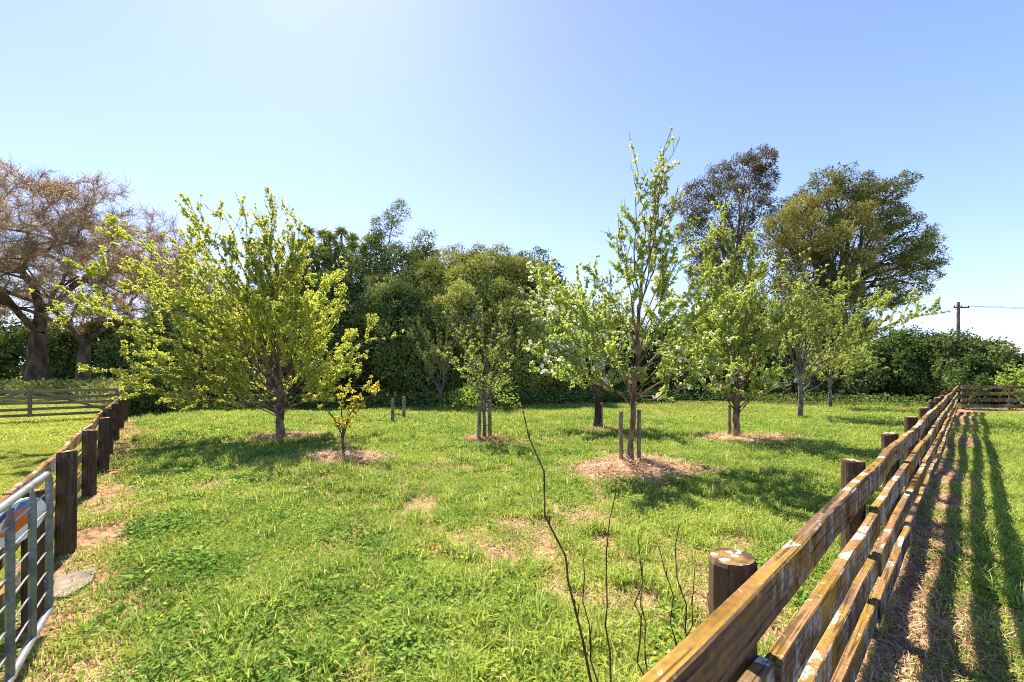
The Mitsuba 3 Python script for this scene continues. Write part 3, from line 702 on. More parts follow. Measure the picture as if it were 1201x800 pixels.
# ------------------------------------------------------------------ evergreen masses
class Lobes:
    """A leafy mass on a union of ellipsoids: bumpy shell of leaf clumps, a thinner filling inside, a trunk with limbs."""

    def __init__(s, name, lobes, seed, leaf, label, cat='tree', group=None, clump=0.55, sub=0.68, per=5.5, density=1.0, size=(0.16, 0.26), width=0.5, bark='bark_dark', trunk=None, trunk_r=0.3, fill=0.35, droop=0.1, kind=None, flat=1.0, rough=0.22,
                 mask=0.0, streak=0.0):
        rng = np.random.default_rng(seed)
        s.key = numbered(name)
        tag(s.key, label, cat, group, kind)
        C = np.array([l[:3] for l in lobes], float); R = np.array([l[3:6] for l in lobes], float) * 0.96
        sc, sr_, so = [], [], []
        for c, r in zip(C, R):
            area = 4 * PI * ((r[0] * r[1]) ** 1.6 / 3 + (r[0] * r[2]) ** 1.6 / 3 + (r[1] * r[2]) ** 1.6 / 3) ** (1 / 1.6)
            su = min(sub, 0.45 * r.min())
            n = int(area / (PI * su ** 2) * 1.15 * density) + 4
            d = rand_dirs(rng, n)
            bump = 0.82 + rng.normal(0, 0.10, n) + rough * (meshkit.fbm(d * 1.8 + c * 0.37, 3, seed) - 0.5) * 2
            sc.append(c + d * r * bump[:, None]); sr_.append(su * rng.uniform(0.45, 1.4, n)); so.append(unit(d / r))
        sc, sr_, so = np.vstack(sc), np.concatenate(sr_), np.vstack(so)
        dep = np.min(np.linalg.norm((sc[:, None] - C[None]) / R[None], axis=2), axis=1)
        ok = (dep > 0.62) & (sc[:, 2] > gz(sc[:, 0], sc[:, 1])) & (meshkit.noise(sc * 0.42 + 7, seed) >= mask)
        sc, sr_, so = sc[ok], sr_[ok], so[ok]
        msz = 0.5 * (size[0] + size[1])
        cnt = rng.poisson(per / 10.0 * 1.15 * 2 * PI * sr_ ** 2 / (msz ** 2 * width * 0.5) * flat)
        idx = np.repeat(np.arange(len(sc)), cnt)
        d = unit(rand_dirs(rng, len(idx)) + so[idx] * 0.55 + np.array([0, 0, 0.3]))
        bump = 1 + 0.45 * (meshkit.fbm(d * 2.6 + sc[idx] * 1.7, 2, seed + 3) - 0.5) * 2
        lp = sc[idx] + d * (sr_[idx] * bump * rng.uniform(0.74, 1.04, len(idx)))[:, None] * np.array([1, 1, flat]) + rng.normal(0, 0.08, (len(idx), 1)) * (sr_[idx] ** 0.5)[:, None] * d + unit(so[idx] + [0, 0, 0.5]) * (sr_[idx] * streak * (rng.random(len(idx)) - 0.3))[:, None]
        ld = unit(d * 0.5 + rand_dirs(rng, len(idx)) + np.array([0, 0, -droop]))
        ln = unit(d * 1.0 + rand_dirs(rng, len(idx)) * 0.30 + np.array([0, 0, 0.15]))
        keep = np.min(np.linalg.norm((lp[:, None] - C[None]) / R[None], axis=2), axis=1) > 0.66 if len(lp) * len(C) < 4e6 else np.ones(len(lp), bool)
        keep &= (lp[:, 1] < C[:, 1].mean() + 0.3 * R[:, 1].max()) | (rng.random(len(lp)) < 0.2)   # thinner on the side turned away from the orchard
        lp, ld, ln, idx = lp[keep], ld[keep], ln[keep], idx[keep]
        pos = sc
        # filling
        nf = int(len(idx) * fill)
        w = R.prod(1) ** (2 / 3); li = rng.choice(len(C), nf, p=w / w.sum())
        fp = C[li] + rand_dirs(rng, nf) * R[li] * rng.uniform(0.55, 0.92, (nf, 1))
        fp = fp[fp[:, 2] > gz(fp[:, 0], fp[:, 1]) + 0.05]
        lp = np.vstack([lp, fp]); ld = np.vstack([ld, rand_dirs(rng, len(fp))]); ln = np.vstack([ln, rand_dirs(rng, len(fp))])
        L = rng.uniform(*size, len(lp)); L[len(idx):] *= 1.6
        lp[:, 2] = np.maximum(lp[:, 2], gz(lp[:, 0], lp[:, 1]) + 0.03)
        v, f, uv = leaf_mesh(rng, lp, ld, ln, L, L * width * rng.uniform(0.8, 1.2, len(lp)), 0.2, 0.05)
        # each clump has its own tone
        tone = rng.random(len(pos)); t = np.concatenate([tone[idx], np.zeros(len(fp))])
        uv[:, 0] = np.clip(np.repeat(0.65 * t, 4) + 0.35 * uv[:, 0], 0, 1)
        crown = s.key if kind == 'stuff' else s.key + '__crown'
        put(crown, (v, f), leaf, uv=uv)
        print('LOBES', s.key, len(lp))
        if trunk is not None:
            base = np.array([trunk[0], trunk[1], float(gz(trunk[0], trunk[1])) - 0.1])
            hub = base + np.array([trunk[3] if len(trunk) > 3 else 0, trunk[4] if len(trunk) > 4 else 0, trunk[2]])
            tk = curve(base, (0, 0, 1), hub, 7, rng, 0.012)
            br = [(tk, np.linspace(trunk_r * 1.2, trunk_r * 0.7, 7))]
            for c, r in zip(C, R):
                e = c + np.array([0, 0, r[2] * 0.2])
                pts = curve(hub, np.array([0, 0, 0.8]) + unit(c - hub), e, 7, rng, 0.03)
                br.append((pts, np.linspace(trunk_r * 0.34, trunk_r * 0.06, 7)))
                for _ in range(6):
                    q_ = c + rand_dirs(rng, 1)[0] * r * 0.95
                    a_, tg = at_t(pts, rng.uniform(0.5, 0.95))
                    br.append((curve(a_, tg, q_, 7, rng, 0.03), np.linspace(trunk_r * 0.08, 0.012, 7)))
            v, f = tubes(br, 7)
            put(s.key + '__trunk', (v, f), bark, smooth=True)


def lob(px, py, Yd, wpx, hpx, depth=None):
    """An ellipsoid about the point seen at (px, py) at distance Yd, with half-sizes given in pixels at that distance."""
    k = Yd / F
    return ((px - 600) * k, Yd, EYE + (437 - py) * k, wpx * k, (depth if depth else wpx * k), hpx * k)


# the domed shrubbery in the middle
Lobes('domed_tree', [lob(565, 392, 28, 88, 88, 4.0), lob(515, 352, 28.5, 44, 40, 2.6), lob(618, 365, 28.5, 50, 62, 3.0), lob(572, 332, 29.5, 62, 34, 3.0), lob(530, 335, 29.5, 40, 30, 2.4), lob(470, 385, 27.5, 50, 56, 2.6)], 41, 'leaf_dome',
      'broad domed evergreen tree rising in the middle behind the orchard', clump=0.5, size=(0.11, 0.18), trunk=(-2.0, 28, 3.0), trunk_r=0.3, sub=0.62, per=5.2)
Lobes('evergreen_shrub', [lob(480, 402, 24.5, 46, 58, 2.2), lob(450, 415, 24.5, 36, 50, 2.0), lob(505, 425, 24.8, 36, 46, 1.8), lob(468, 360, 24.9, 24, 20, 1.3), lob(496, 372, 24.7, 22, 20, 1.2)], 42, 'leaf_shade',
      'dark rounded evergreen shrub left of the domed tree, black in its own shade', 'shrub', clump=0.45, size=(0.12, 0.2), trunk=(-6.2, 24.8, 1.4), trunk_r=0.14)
Lobes('evergreen_shrub', [lob(548, 385, 25.8, 58, 42, 2.2), lob(595, 392, 25.8, 48, 40, 2.0), lob(560, 435, 26.3, 60, 50, 1.6), lob(625, 430, 26.0, 44, 50, 1.8)], 43, 'leaf_dome',
      'olive green shrub in front of the domed tree behind the young staked tree', 'shrub', clump=0.45, size=(0.12, 0.2), trunk=(-1.6, 26, 1.2), trunk_r=0.12)
Lobes('round_tree', [lob(622, 345, 31, 36, 46, 2.2), lob(640, 370, 31, 36, 50, 2.2)], 44, 'leaf_shade', 'dark round evergreen tree right of the domed tree', clump=0.5, size=(0.14, 0.22), trunk=(1.9, 31, 3.5), trunk_r=0.2)
Lobes('spreading_shrub', [lob(572, 468, 20, 26, 15, 0.9), lob(548, 472, 20, 18, 11, 0.8), lob(590, 462, 20.3, 14, 14, 0.8), lob(536, 464, 20.2, 13, 6, 0.5), lob(562, 450, 20, 14, 7, 0.5), lob(598, 474, 20.4, 13, 8, 0.5)], 45, 'leaf_bright',
      'low spreading light green shrub behind the young staked tree', 'shrub', clump=0.28, size=(0.10, 0.17), trunk=(-0.6, 20.1, 0.4), trunk_r=0.04, per=3.0, rough=0.6, flat=0.6, streak=1.6, sub=0.25, fill=0.15)
# the darker screen behind the left tree
Lobes('screen_tree', [lob(372, 318, 27.4, 26, 24), lob(398, 312, 27.6, 22, 22), lob(350, 335, 27.4, 24, 26), lob(412, 330, 27.4, 20, 26), lob(330, 350, 27.2, 22, 24)], 59, 'leaf_olive', 'leafy olive tree hiding the stems of the cabbage tree', clump=0.5, size=(0.12, 0.2), rough=0.4, sub=0.5,
      trunk=(-11.8, 27.6, 4.2), trunk_r=0.16)
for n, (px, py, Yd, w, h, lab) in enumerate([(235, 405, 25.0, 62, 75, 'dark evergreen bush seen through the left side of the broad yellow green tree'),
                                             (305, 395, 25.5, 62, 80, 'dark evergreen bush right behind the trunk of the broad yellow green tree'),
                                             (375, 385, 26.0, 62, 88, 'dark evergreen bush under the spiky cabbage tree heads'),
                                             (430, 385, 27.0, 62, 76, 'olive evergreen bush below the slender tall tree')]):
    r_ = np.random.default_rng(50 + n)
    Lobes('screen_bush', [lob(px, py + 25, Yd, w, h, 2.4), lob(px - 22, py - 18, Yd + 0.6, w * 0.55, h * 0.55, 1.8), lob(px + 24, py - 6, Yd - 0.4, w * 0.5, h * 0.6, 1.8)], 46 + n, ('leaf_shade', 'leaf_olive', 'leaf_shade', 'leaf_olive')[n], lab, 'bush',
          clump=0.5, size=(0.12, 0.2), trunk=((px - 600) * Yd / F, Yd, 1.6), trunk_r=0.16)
Lobes('ivy_tree', [lob(437, 305, 29, 15, 36, 0.9), lob(470, 320, 29, 26, 30, 1.4), lob(498, 310, 30, 20, 32, 1.2), lob(488, 345, 29, 34, 26, 1.6)], 51, 'leaf_olive', 'ivy clad tree left of the domed tree, lumpy and olive green',
      clump=0.42, size=(0.13, 0.2), trunk=(-7.6, 29.5, 4.0), trunk_r=0.2)
Lobes('slender_tree', [lob(450, 262, 30, 12, 11), lob(466, 252, 30, 13, 11), lob(459, 272, 30.4, 14, 10), lob(440, 276, 29.8, 9, 8)], 52, 'leaf_olive', 'slender tall tree with a small tufted crown above the shrubbery',
      clump=0.36, size=(0.10, 0.17), per=2.2, sub=0.4, width=0.35, trunk=(-9.6, 30, 9.6, 0.5, 0), trunk_r=0.13, fill=0.1, rough=0.5)


# cabbage tree: spiky heads on bare stems
def cabbage():
    key = numbered('cabbage_tree')
    tag(key, 'cabbage tree with several spiky leaf heads above the dark bushes', 'tree')
    rng = np.random.default_rng(61)
    Yd = 28.0; k = Yd / F
    base = np.array([(385 - 600) * k, Yd, -0.1])
    hub = base + [0, 0, 6.2]
    br = [(curve(base, (0, 0, 1), hub, 7, rng, 0.01), np.linspace(0.28, 0.17, 7))]
    parts = []
    for px, py in ((358, 284), (366, 276), (377, 274), (388, 279), (399, 272), (411, 278), (371, 291), (395, 288), (384, 292), (352, 292), (416, 290)):
        e = np.array([(px - 600) * k, Yd + rng.uniform(-0.8, 0.8), EYE + (437 - py) * k])
        br.append((curve(hub, unit(e - hub) + [0, 0, 0.2], e, 7, rng, 0.02), np.linspace(0.12, 0.07, 7)))
        n = 150
        d = unit(rand_dirs(rng, n) + np.array([0, 0, 0.35]))
        L = rng.uniform(0.35, 0.62, n)
        parts.append(leaf_mesh(rng, np.repeat(e[None], n, 0) + d * 0.05, d, rand_dirs(rng, n), L, 0.055, 0.2, 0.25))
    v, f = tubes(br, 8)
    put(key + '__trunk', (v, f), 'bark_oak', smooth=True)
    v, f, uv = merge(parts)
    put(key + '__crown', (v, f), 'leaf_olive', uv=uv)
cabbage()

# behind the middle trees
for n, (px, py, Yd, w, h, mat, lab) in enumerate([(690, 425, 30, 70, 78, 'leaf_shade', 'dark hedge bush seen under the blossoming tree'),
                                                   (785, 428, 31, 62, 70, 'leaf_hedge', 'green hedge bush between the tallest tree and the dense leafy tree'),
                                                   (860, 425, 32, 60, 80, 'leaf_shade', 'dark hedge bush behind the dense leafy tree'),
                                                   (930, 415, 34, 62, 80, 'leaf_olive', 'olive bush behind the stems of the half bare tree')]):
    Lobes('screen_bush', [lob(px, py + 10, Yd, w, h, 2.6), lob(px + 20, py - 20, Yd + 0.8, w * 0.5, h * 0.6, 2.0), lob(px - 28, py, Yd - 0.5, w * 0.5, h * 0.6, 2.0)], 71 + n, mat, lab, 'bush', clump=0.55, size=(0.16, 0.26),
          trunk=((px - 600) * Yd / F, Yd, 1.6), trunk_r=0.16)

# the two big trees on the right
Lobes('bronze_tree', [lob(892, 188, 44.8, 18, 9), lob(870, 198, 46.0, 22, 12), lob(845, 208, 47.2, 18, 11), lob(898, 208, 45.4, 12, 8), lob(825, 222, 46.6, 18, 13), lob(810, 242, 44.8, 15, 15), lob(850, 232, 46.0, 22, 14), lob(880, 226, 47.2, 18, 11), lob(893, 246, 45.4, 12, 10), lob(835, 258, 46.6, 20, 15), lob(806, 270, 44.8, 14, 14), lob(866, 262, 46.0, 16, 13), lob(850, 288, 47.2, 22, 18), lob(820, 298, 45.4, 16, 20), lob(880, 285, 46.6, 14, 16), lob(840, 330, 44.8, 28, 26), lob(875, 330, 46.0, 20, 26), lob(855, 375, 47.2, 36, 34)], 81, 'leaf_bronze',
      'tall bronze brown tree leaning right behind the tallest fruit tree', clump=0.75, size=(0.16, 0.28), width=0.4, trunk=(22.5, 46.5, 12.0, 1.5, 0), trunk_r=0.5, fill=0.05, rough=0.45, flat=0.7, sub=0.68, streak=1.1, per=5.6, mask=0.08, bark='bark_twig')
Lobes('dark_conifer', [lob(985, 203, 40.8, 15, 14), lob(968, 216, 42.0, 14, 13), lob(952, 228, 43.2, 17, 14), lob(932, 246, 41.4, 17, 17), lob(915, 270, 42.6, 17, 20), lob(1000, 222, 40.8, 18, 14), lob(1018, 232, 42.0, 17, 13), lob(1055, 216, 43.2, 18, 9), lob(1040, 228, 41.4, 16, 10), lob(1030, 250, 42.6, 22, 16), lob(1052, 258, 40.8, 16, 12), lob(1070, 272, 42.0, 20, 14), lob(1088, 288, 43.2, 13, 13), lob(1078, 305, 41.4, 18, 14), lob(1092, 318, 42.6, 10, 12), lob(1060, 295, 40.8, 22, 18), lob(1070, 335, 42.0, 18, 12), lob(1045, 325, 43.2, 22, 18), lob(1040, 350, 41.4, 20, 10), lob(980, 250, 42.6, 30, 26), lob(950, 275, 40.8, 30, 28), lob(1005, 280, 42.0, 30, 28), lob(980, 315, 43.2, 34, 34), lob(945, 330, 41.4, 30, 36), lob(1015, 335, 42.6, 26, 32), lob(970, 370, 40.8, 44, 40)], 82, 'leaf_cypress',
      'huge dark conifer with ragged upswept crown towering over the hedge on the right', clump=0.8, size=(0.16, 0.28), width=0.4, trunk=(33.0, 43, 9.0), trunk_r=0.7, fill=0.05, rough=0.45, flat=0.75, sub=0.68, streak=1.1, per=5.2, mask=0.22)
Lobes('ivy_tree', [lob(915, 268, 36.8, 16, 16), lob(940, 252, 38.0, 17, 15), lob(965, 243, 39.2, 15, 13), lob(930, 298, 37.4, 17, 18), lob(903, 308, 38.6, 13, 18), lob(950, 282, 36.8, 15, 15), lob(1000, 258, 38.0, 18, 15), lob(1018, 280, 39.2, 14, 16), lob(915, 345, 37.4, 15, 22), lob(942, 338, 38.6, 15, 20), lob(1003, 308, 36.8, 12, 18), lob(990, 345, 38.0, 13, 24), lob(925, 392, 39.2, 24, 28), lob(965, 404, 37.4, 28, 32), lob(1000, 392, 38.6, 18, 28), lob(980, 285, 36.8, 14, 14)], 83, 'leaf_ivy',
      'pale olive ivy smothered tree in front of the huge dark conifer', clump=0.6, size=(0.16, 0.28), trunk=(27.5, 38.3, 6.0), trunk_r=0.4, rough=0.55, sub=0.5, streak=1.0, mask=0.25, fill=0.05)

# the long hedge on the right: separate bushes
hb = [(1030, 430, 29, 38, 38, 'dark hedge bush at the left end of the long hedge'), (1075, 427, 28, 40, 40, 'dark hedge bush above the lane fence end'), (1122, 428, 26.5, 34, 38, 'dark hedge bush at the foot of the power pole'),
      (1165, 447, 24.5, 34, 25, 'hedge bush behind the short lane end fence'), (1215, 454, 24.2, 40, 24, 'hedge bush at the right edge beyond the lane end fence')]
for n, (px, py, Yd, w, h, lab) in enumerate(hb):
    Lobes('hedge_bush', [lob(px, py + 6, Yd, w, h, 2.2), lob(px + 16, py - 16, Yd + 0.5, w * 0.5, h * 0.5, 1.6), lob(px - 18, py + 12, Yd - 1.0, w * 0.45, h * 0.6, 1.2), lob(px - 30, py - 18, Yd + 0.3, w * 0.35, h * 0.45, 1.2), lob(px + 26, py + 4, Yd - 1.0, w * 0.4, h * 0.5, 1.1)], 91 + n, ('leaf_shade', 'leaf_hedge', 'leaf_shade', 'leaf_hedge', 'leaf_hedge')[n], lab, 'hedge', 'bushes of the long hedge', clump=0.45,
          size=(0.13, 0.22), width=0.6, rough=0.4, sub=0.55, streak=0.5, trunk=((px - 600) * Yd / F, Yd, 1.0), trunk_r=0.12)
Lobes('bright_bush', [lob(1190, 447, 22.0, 18, 16, 0.7), lob(1204, 455, 22.0, 14, 14, 0.7)], 97, 'leaf_bright', 'bright yellow green bush rising behind the lane end fence', 'bush', clump=0.26, size=(0.12, 0.2), width=0.6, trunk=(26.2, 22, 0.6), trunk_r=0.05, per=3.5, rough=0.7, streak=1.5, sub=0.25, fill=0.2)
Lobes('bright_bush', [lob(1122, 446, 21.4, 12, 14, 0.45), lob(1118, 460, 21.3, 10, 14, 0.4)], 98, 'leaf_hedge', 'fresh green bush in the corner where the two fences meet', 'bush', clump=0.22, size=(0.09, 0.15), width=0.6, trunk=(22.3, 21.5, 0.5), trunk_r=0.04, per=3.5, rough=0.7, streak=1.5, sub=0.2, fill=0.2)
Lobes('corner_shrub', [lob(176, 462, 18.6, 22, 24, 0.9), lob(196, 470, 18.8, 18, 18, 0.8), lob(160, 470, 18.4, 12, 18, 0.7)], 99, 'leaf_shade', 'black green shrub at the far end of the dark left fence', 'shrub', clump=0.28, size=(0.08, 0.14), trunk=(-15.4, 18.7, 0.6), trunk_r=0.06)

# undergrowth along the far edges
def strip(name, pts, hmax, seed, mat, label, n, size, spread):
    rng = np.random.default_rng(seed)
    pts = np.array(pts, float)
    seg = rng.integers(0, len(pts) - 1, n); t = rng.random((n, 1))
    c = pts[seg] * (1 - t) + pts[seg + 1] * t + rng.normal(0, spread, (n, 2))
    hh = hmax * (0.25 + 0.75 * meshkit.fbm(np.stack([c[:, 0] * 0.9, c[:, 1] * 0.9, c[:, 0] * 0], -1), 3, seed))
    z = gz(c[:, 0], c[:, 1]) + hh * rng.uniform(0.05, 1, n)
    L = rng.uniform(*size, n)
    v, f, uv = leaf_mesh(rng, np.column_stack([c, z]), unit(rand_dirs(rng, n) + [0, 0, 0.5]), unit(rand_dirs(rng, n) + [0, 0, 0.6]), L, L * 0.5, 0.2, 0.1)
    put(name, (v, f), mat, uv=uv)
    tag(name, label, kind='stuff')
strip('undergrowth', [(-14, 20.8), (-8, 22.2), (-2, 22.8), (4, 25), (10, 27)], 1.0, 1, 'leaf_hedge', 'low leafy undergrowth along the foot of the shrubbery', 14000, (0.1, 0.2), 0.7)
strip('hedge_undergrowth', [(11, 27), (15, 26), (19, 24.3), (21.6, 22.5)], 0.8, 2, 'leaf_hedge', 'leafy undergrowth at the foot of the long hedge', 3000, (0.10, 0.20), 0.8)
strip('lawn_edge_undergrowth', [(-48, 37), (-38, 34), (-30, 32), (-24, 27), (-17, 21)], 1.6, 3, 'leaf_olive', 'mixed undergrowth below the big bare oaks beyond the gate', 14000, (0.18, 0.36), 1.0)
for n, (px, py, Yd, w, h, lab) in enumerate([(20, 418, 52, 80, 56, 'dark bush far behind the thick oak trunk'), (120, 418, 48, 70, 56, 'dark bush far behind the second oak trunk'), (190, 420, 36, 50, 55, 'dark bush between the oaks and the broad fruit tree'), (-60, 415, 50, 70, 58, 'dark bush at the left edge behind the oaks')]):
    Lobes('backdrop_bush', [lob(px, py + 8, Yd, w, h, 3.0), lob(px + 30, py - 8, Yd + 1, w * 0.5, h * 0.6, 2.5), lob(px - 34, py + 4, Yd - 1, w * 0.5, h * 0.7, 2.5)], 111 + n, 'leaf_shade', lab, 'bush', clump=0.8, size=(0.28, 0.45), trunk=((px - 600) * Yd / F, Yd, 1.2), trunk_r=0.15)


# ------------------------------------------------------------------ the bare oaks
def oak(base, height, spread, seed, tr, label, n=620, sq=1.0, low=0.30):
    """Branches grown towards points spread through a dome, each from the nearest branch; thickness by what a branch carries."""
    rng = np.random.default_rng(seed)
    key = numbered('bare_oak')
    tag(key, label, 'tree')
    b = np.array([base[0], base[1], -0.15])
    hub = b + [0.2, 0, height * 0.27]
    tk = curve(b, (0, 0, 1), hub, 5, rng, 0.01)
    d = rand_dirs(rng, n * 3); d[:, 2] = np.abs(d[:, 2])
    rad = rng.uniform(0.35, 1.0, n * 3) ** 0.5
    c0 = b + [0, 0, height * low]
    lump = 0.86 + 0.28 * (meshkit.fbm(d * 2.5 + seed, 3, seed) - 0.2)
    tg = c0 + d * (rad * lump)[:, None] * [spread, spread * sq, height * (1 - low)]
    tg = tg[d[:, 2] * rad > 0.03 + 0.10 * (rng.random(n * 3) < 0.7)][:n]
    tg = tg[np.argsort(np.linalg.norm(tg - hub, axis=1) + rng.normal(0, 0.6, len(tg)))]
    node, par, dirs = [p for p in tk], [-1, 0, 1, 2, 3], [np.array([0, 0, 1.0])] * 5
    paths, ends = [], []
    N = np.array(node)
    for t in tg:
        v = t - N
        dist = np.linalg.norm(v, axis=1)
        D = np.array(dirs)
        cosv = (v * D).sum(1) / (dist + 1e-9)
        cost = dist * (1.25 - 0.45 * cosv) + np.where(np.arange(len(N)) < 3, 6.0, 0.0) + 0.10 * np.linalg.norm(N - hub, axis=1)
        i = int(np.argmin(cost))
        k = 5
        pts = curve(N[i], D[i] * 0.7 + unit(t - N[i]), t, k, rng, 0.022)
        ids = [i]
        for j_ in range(1, k):
            node.append(pts[j_]); par.append(ids[-1]); dirs.append(unit(pts[j_] - pts[j_ - 1])); ids.append(len(node) - 1)
        N = np.array(node)
        paths.append(ids); ends.append(ids[-1])
    load = np.zeros(len(node))
    for e in ends:
        load[e] += 1
    for i in range(len(node) - 1, 0, -1):
        load[par[i]] += load[i]
    R = np.maximum(0.0145 * load ** 0.52, 0.015)
    R *= np.where(R > 0.1, min(1.0, tr * 0.62 / R[5:].max()), 1.0)
    rt = np.linspace(tr, tr * 0.8, 5); rt[0] = tr * 1.55; rt[1] = tr * 1.08
    big, thin = [(tk, rt)], []
    for ids in paths:
        r = R[ids].copy(); r[0] = min(r[0], r[1] * 1.25)
        (big if r.max() > 0.06 else thin).append((N[ids], r))
    # fine twigs along every small branch
    src, dv = [], []
    D = np.array(dirs)
    sm = np.nonzero((R < 0.05) & (np.arange(len(N)) > 5))[0]
    per = 6
    idx = np.repeat(sm, per); m = len(idx)
    p0 = N[idx] - D[idx] * rng.random((m, 1)) * 0.5
    d = unit(D[idx] * 0.7 + rand_dirs(rng, m) * 0.9 + [0, 0, 0.25]); L = rng.uniform(0.5, 1.35, m)[:, None]
    p1 = p0 + d * L * 0.5 + rng.normal(0, 0.04, (m, 3)); p2 = p1 + unit(d + rand_dirs(rng, m) * 0.5 + [0, 0, 0.15]) * L * 0.5
    q0 = np.repeat(p0 * 0.4 + p1 * 0.6, 2, 0); dd = unit(np.repeat(d, 2, 0) + rand_dirs(rng, 2 * m) * 0.9); q2 = q0 + dd * rng.uniform(0.25, 0.6, (2 * m, 1)); q1 = (q0 + q2) / 2 + rng.normal(0, 0.02, (2 * m, 3))
    tw = [(np.stack([a_, b_, c_]), (0.015, 0.011, 0.007)) for a_, b_, c_ in zip(p0, p1, p2)]
    tw2 = [(np.stack([a_, b_, c_]), (0.009, 0.007, 0.005)) for a_, b_, c_ in zip(q0, q1, q2)]
    v, f = tubes(big, 8); put(key + '__trunk', (v, f), 'bark_oak', smooth=True)
    v1, f1 = tubes(thin, 4); v2, f2 = tubes(tw + tw2, 3)
    put(key + '__branching', (np.vstack([v1, v2]), np.vstack([f1, f2 + len(v1)])), 'bark_twig')
    P = np.vstack([p2, q2, p1]); P = P[rng.random(len(P)) < 0.75]
    P = P[meshkit.noise(P * 0.45, seed) > 0.30]
    pos = np.repeat(P, 2, 0) + rng.normal(0, 0.07, (2 * len(P), 3))
    l = rng.uniform(0.06, 0.14, len(pos))
    v, f, uv = leaf_mesh(rng, pos, rand_dirs(rng, len(pos)), rand_dirs(rng, len(pos)), l, l * 0.6, 0.2)
    put(key + '__crown', (v, f), 'leaf_bud', uv=uv)
oak((-43.5, 39.0), 20.6, 17.5, 121, 0.8, 'huge spreading oak with bare branches and russet buds at the left edge', 900)
oak((-38.3, 38.0), 17.0, 13.0, 122, 0.5, 'smaller bare oak with a straight trunk just right of the huge one', 400)

# ------------------------------------------------------------------ power poles
def pole(x, y, h, r, label, arm):
    key = numbered('power_pole')
    tag(key, label, 'pole')
    put(key + '__shaft', tubes([(np.array([[x, y, -0.2], [x, y, h * 0.5], [x, y, h]]), [r, r * 0.9, r * 0.75])], 10), 'bark_grey', smooth=50)
    if arm:
        a, b = np.array([x - 0.9, y, h - 0.8]), np.array([x + 1.6, y + 0.3, h - 0.75])
        put_board(key + '__crossarm', a - [0, 0.25, 0], b - [0, 0.25, 0], 0.16, 0.12, 500, 'gate_wood')
        for t in (0.05, 0.5, 0.95):
            c = a + (b - a) * t - [0, 0.25, 0]
            put(numbered(key + '__insulator'), tubes([(np.array([c + [0, 0, 0.08], c + [0, 0, 0.2], c + [0, 0, 0.3]]), [0.05, 0.08, 0.03])], 8), 'tie_black', smooth=50)
pole(62.8, 60, 11.7, 0.23, 'wooden power pole with a crossarm rising behind the hedge', True)
pole(174.5, 150, 11.4, 0.28, 'far power pole above the hedge at the right edge', False)
def wire(a, b, sag, label):
    key = numbered('power_line')
    t = np.linspace(0, 1, 24)[:, None]
    p = np.array(a) * (1 - t) + np.array(b) * t; p[:, 2] -= sag * 4 * (t * (1 - t))[:, 0]
    put(key, tubes([(p, [0.022] * 24)], 4), 'wire_dark'); tag(key, label, 'cable')
wire((64.3, 60.05, 11.2), (118, 55, 11.5), 0.8, 'upper thin power line leaving the pole crossarm to the right')
wire((62.0, 59.75, 11.2), (118, 53, 10.6), 1.0, 'lower thin power line leaving the pole crossarm to the right')

# ------------------------------------------------------------------ straw mulch
mulches = []
def mulch(cx, cy, rx, ry, label, seed, h=0.07):
    rng = np.random.default_rng(seed)
    key = numbered('straw_mulch')
    tag(key, label, kind='stuff')
    mulches.append((cx, cy, rx, ry))
    na, nr = 40, 9
    ang = np.arange(na) * 2 * PI / na
    edge = 1 + 0.5 * (meshkit.fbm(np.stack([np.cos(ang) * 2.2 + seed, np.sin(ang) * 1.7, ang * 0], -1), 3, seed) - 0.5) * 2
    rr = np.linspace(0.0, 1, nr)[1:]
    x = cx + rx * rr[:, None] * (edge * np.cos(ang))[None]; y = cy + ry * rr[:, None] * (edge * np.sin(ang))[None]
    prof = (1 - rr ** 2)[:, None]
    z = gz(x, y) + h * prof + 0.10 * prof * (meshkit.noise(np.stack([x * 5, y * 5, x * 0], -1), seed) - 0.5) * 2 + 0.004 - 0.02 * (rr[:, None] > 0.99)
    v = np.vstack([[[cx, cy, float(gz(cx, cy)) + h]], np.stack([x, y, z], -1).reshape(-1, 3)])
    f = [[0, 1 + a, 1 + (a + 1) % na] for a in range(na)]
    for k in range(nr - 2):
        for a in range(na):
            p, q_ = 1 + k * na + a, 1 + k * na + (a + 1) % na
            f += [[p, p + na, q_ + na], [p, q_ + na, q_]]
    parts = [(v, np.array(f), np.column_stack([np.full(len(v), 0.35), np.full(len(v), 0.6)]))]
    n = int(2000 * rx * ry * 2.2) + 300
    a = rng.random(n) * 2 * PI; r = np.sqrt(rng.random(n)) * (1.0 + 0.35 * rng.random(n) ** 2)
    e = np.interp(a, ang, edge)
    px, py = cx + rx * r * e * np.cos(a), cy + ry * r * e * np.sin(a)
    pz = gz(px, py) + np.maximum(h * (1 - r ** 2), 0) + 0.012 + rng.random(n) * 0.05
    d = rand_dirs(rng, n) * [1, 1, 0.25]
    L = rng.uniform(0.06, 0.22, n)
    parts.append(leaf_mesh(rng, np.column_stack([px, py, pz]), d, unit(rand_dirs(rng, n) * 0.6 + [0, 0, 1]), L, rng.uniform(0.006, 0.02, n), 0.2))
    v, f, uv = merge(parts)
    put(key, (v, f), 'straw_blade', uv=uv)
mulch(2.30, 7.75, 1.22, 0.95, 'pale straw mulch mound round the tall central tree', 1, 0.09)
mulch(-6.35, 11.95, 1.0, 0.75, 'straw mulch round the trunk of the broad left tree', 2)
mulch(-0.65, 11.0, 0.62, 0.5, 'straw mulch round the young staked tree', 3)
mulch(-3.40, 8.65, 0.85, 0.65, 'straw mulch round the golden sapling', 4)
mulch(6.3, 11.4, 1.25, 0.9, 'straw mulch round the dense leafy tree', 5)
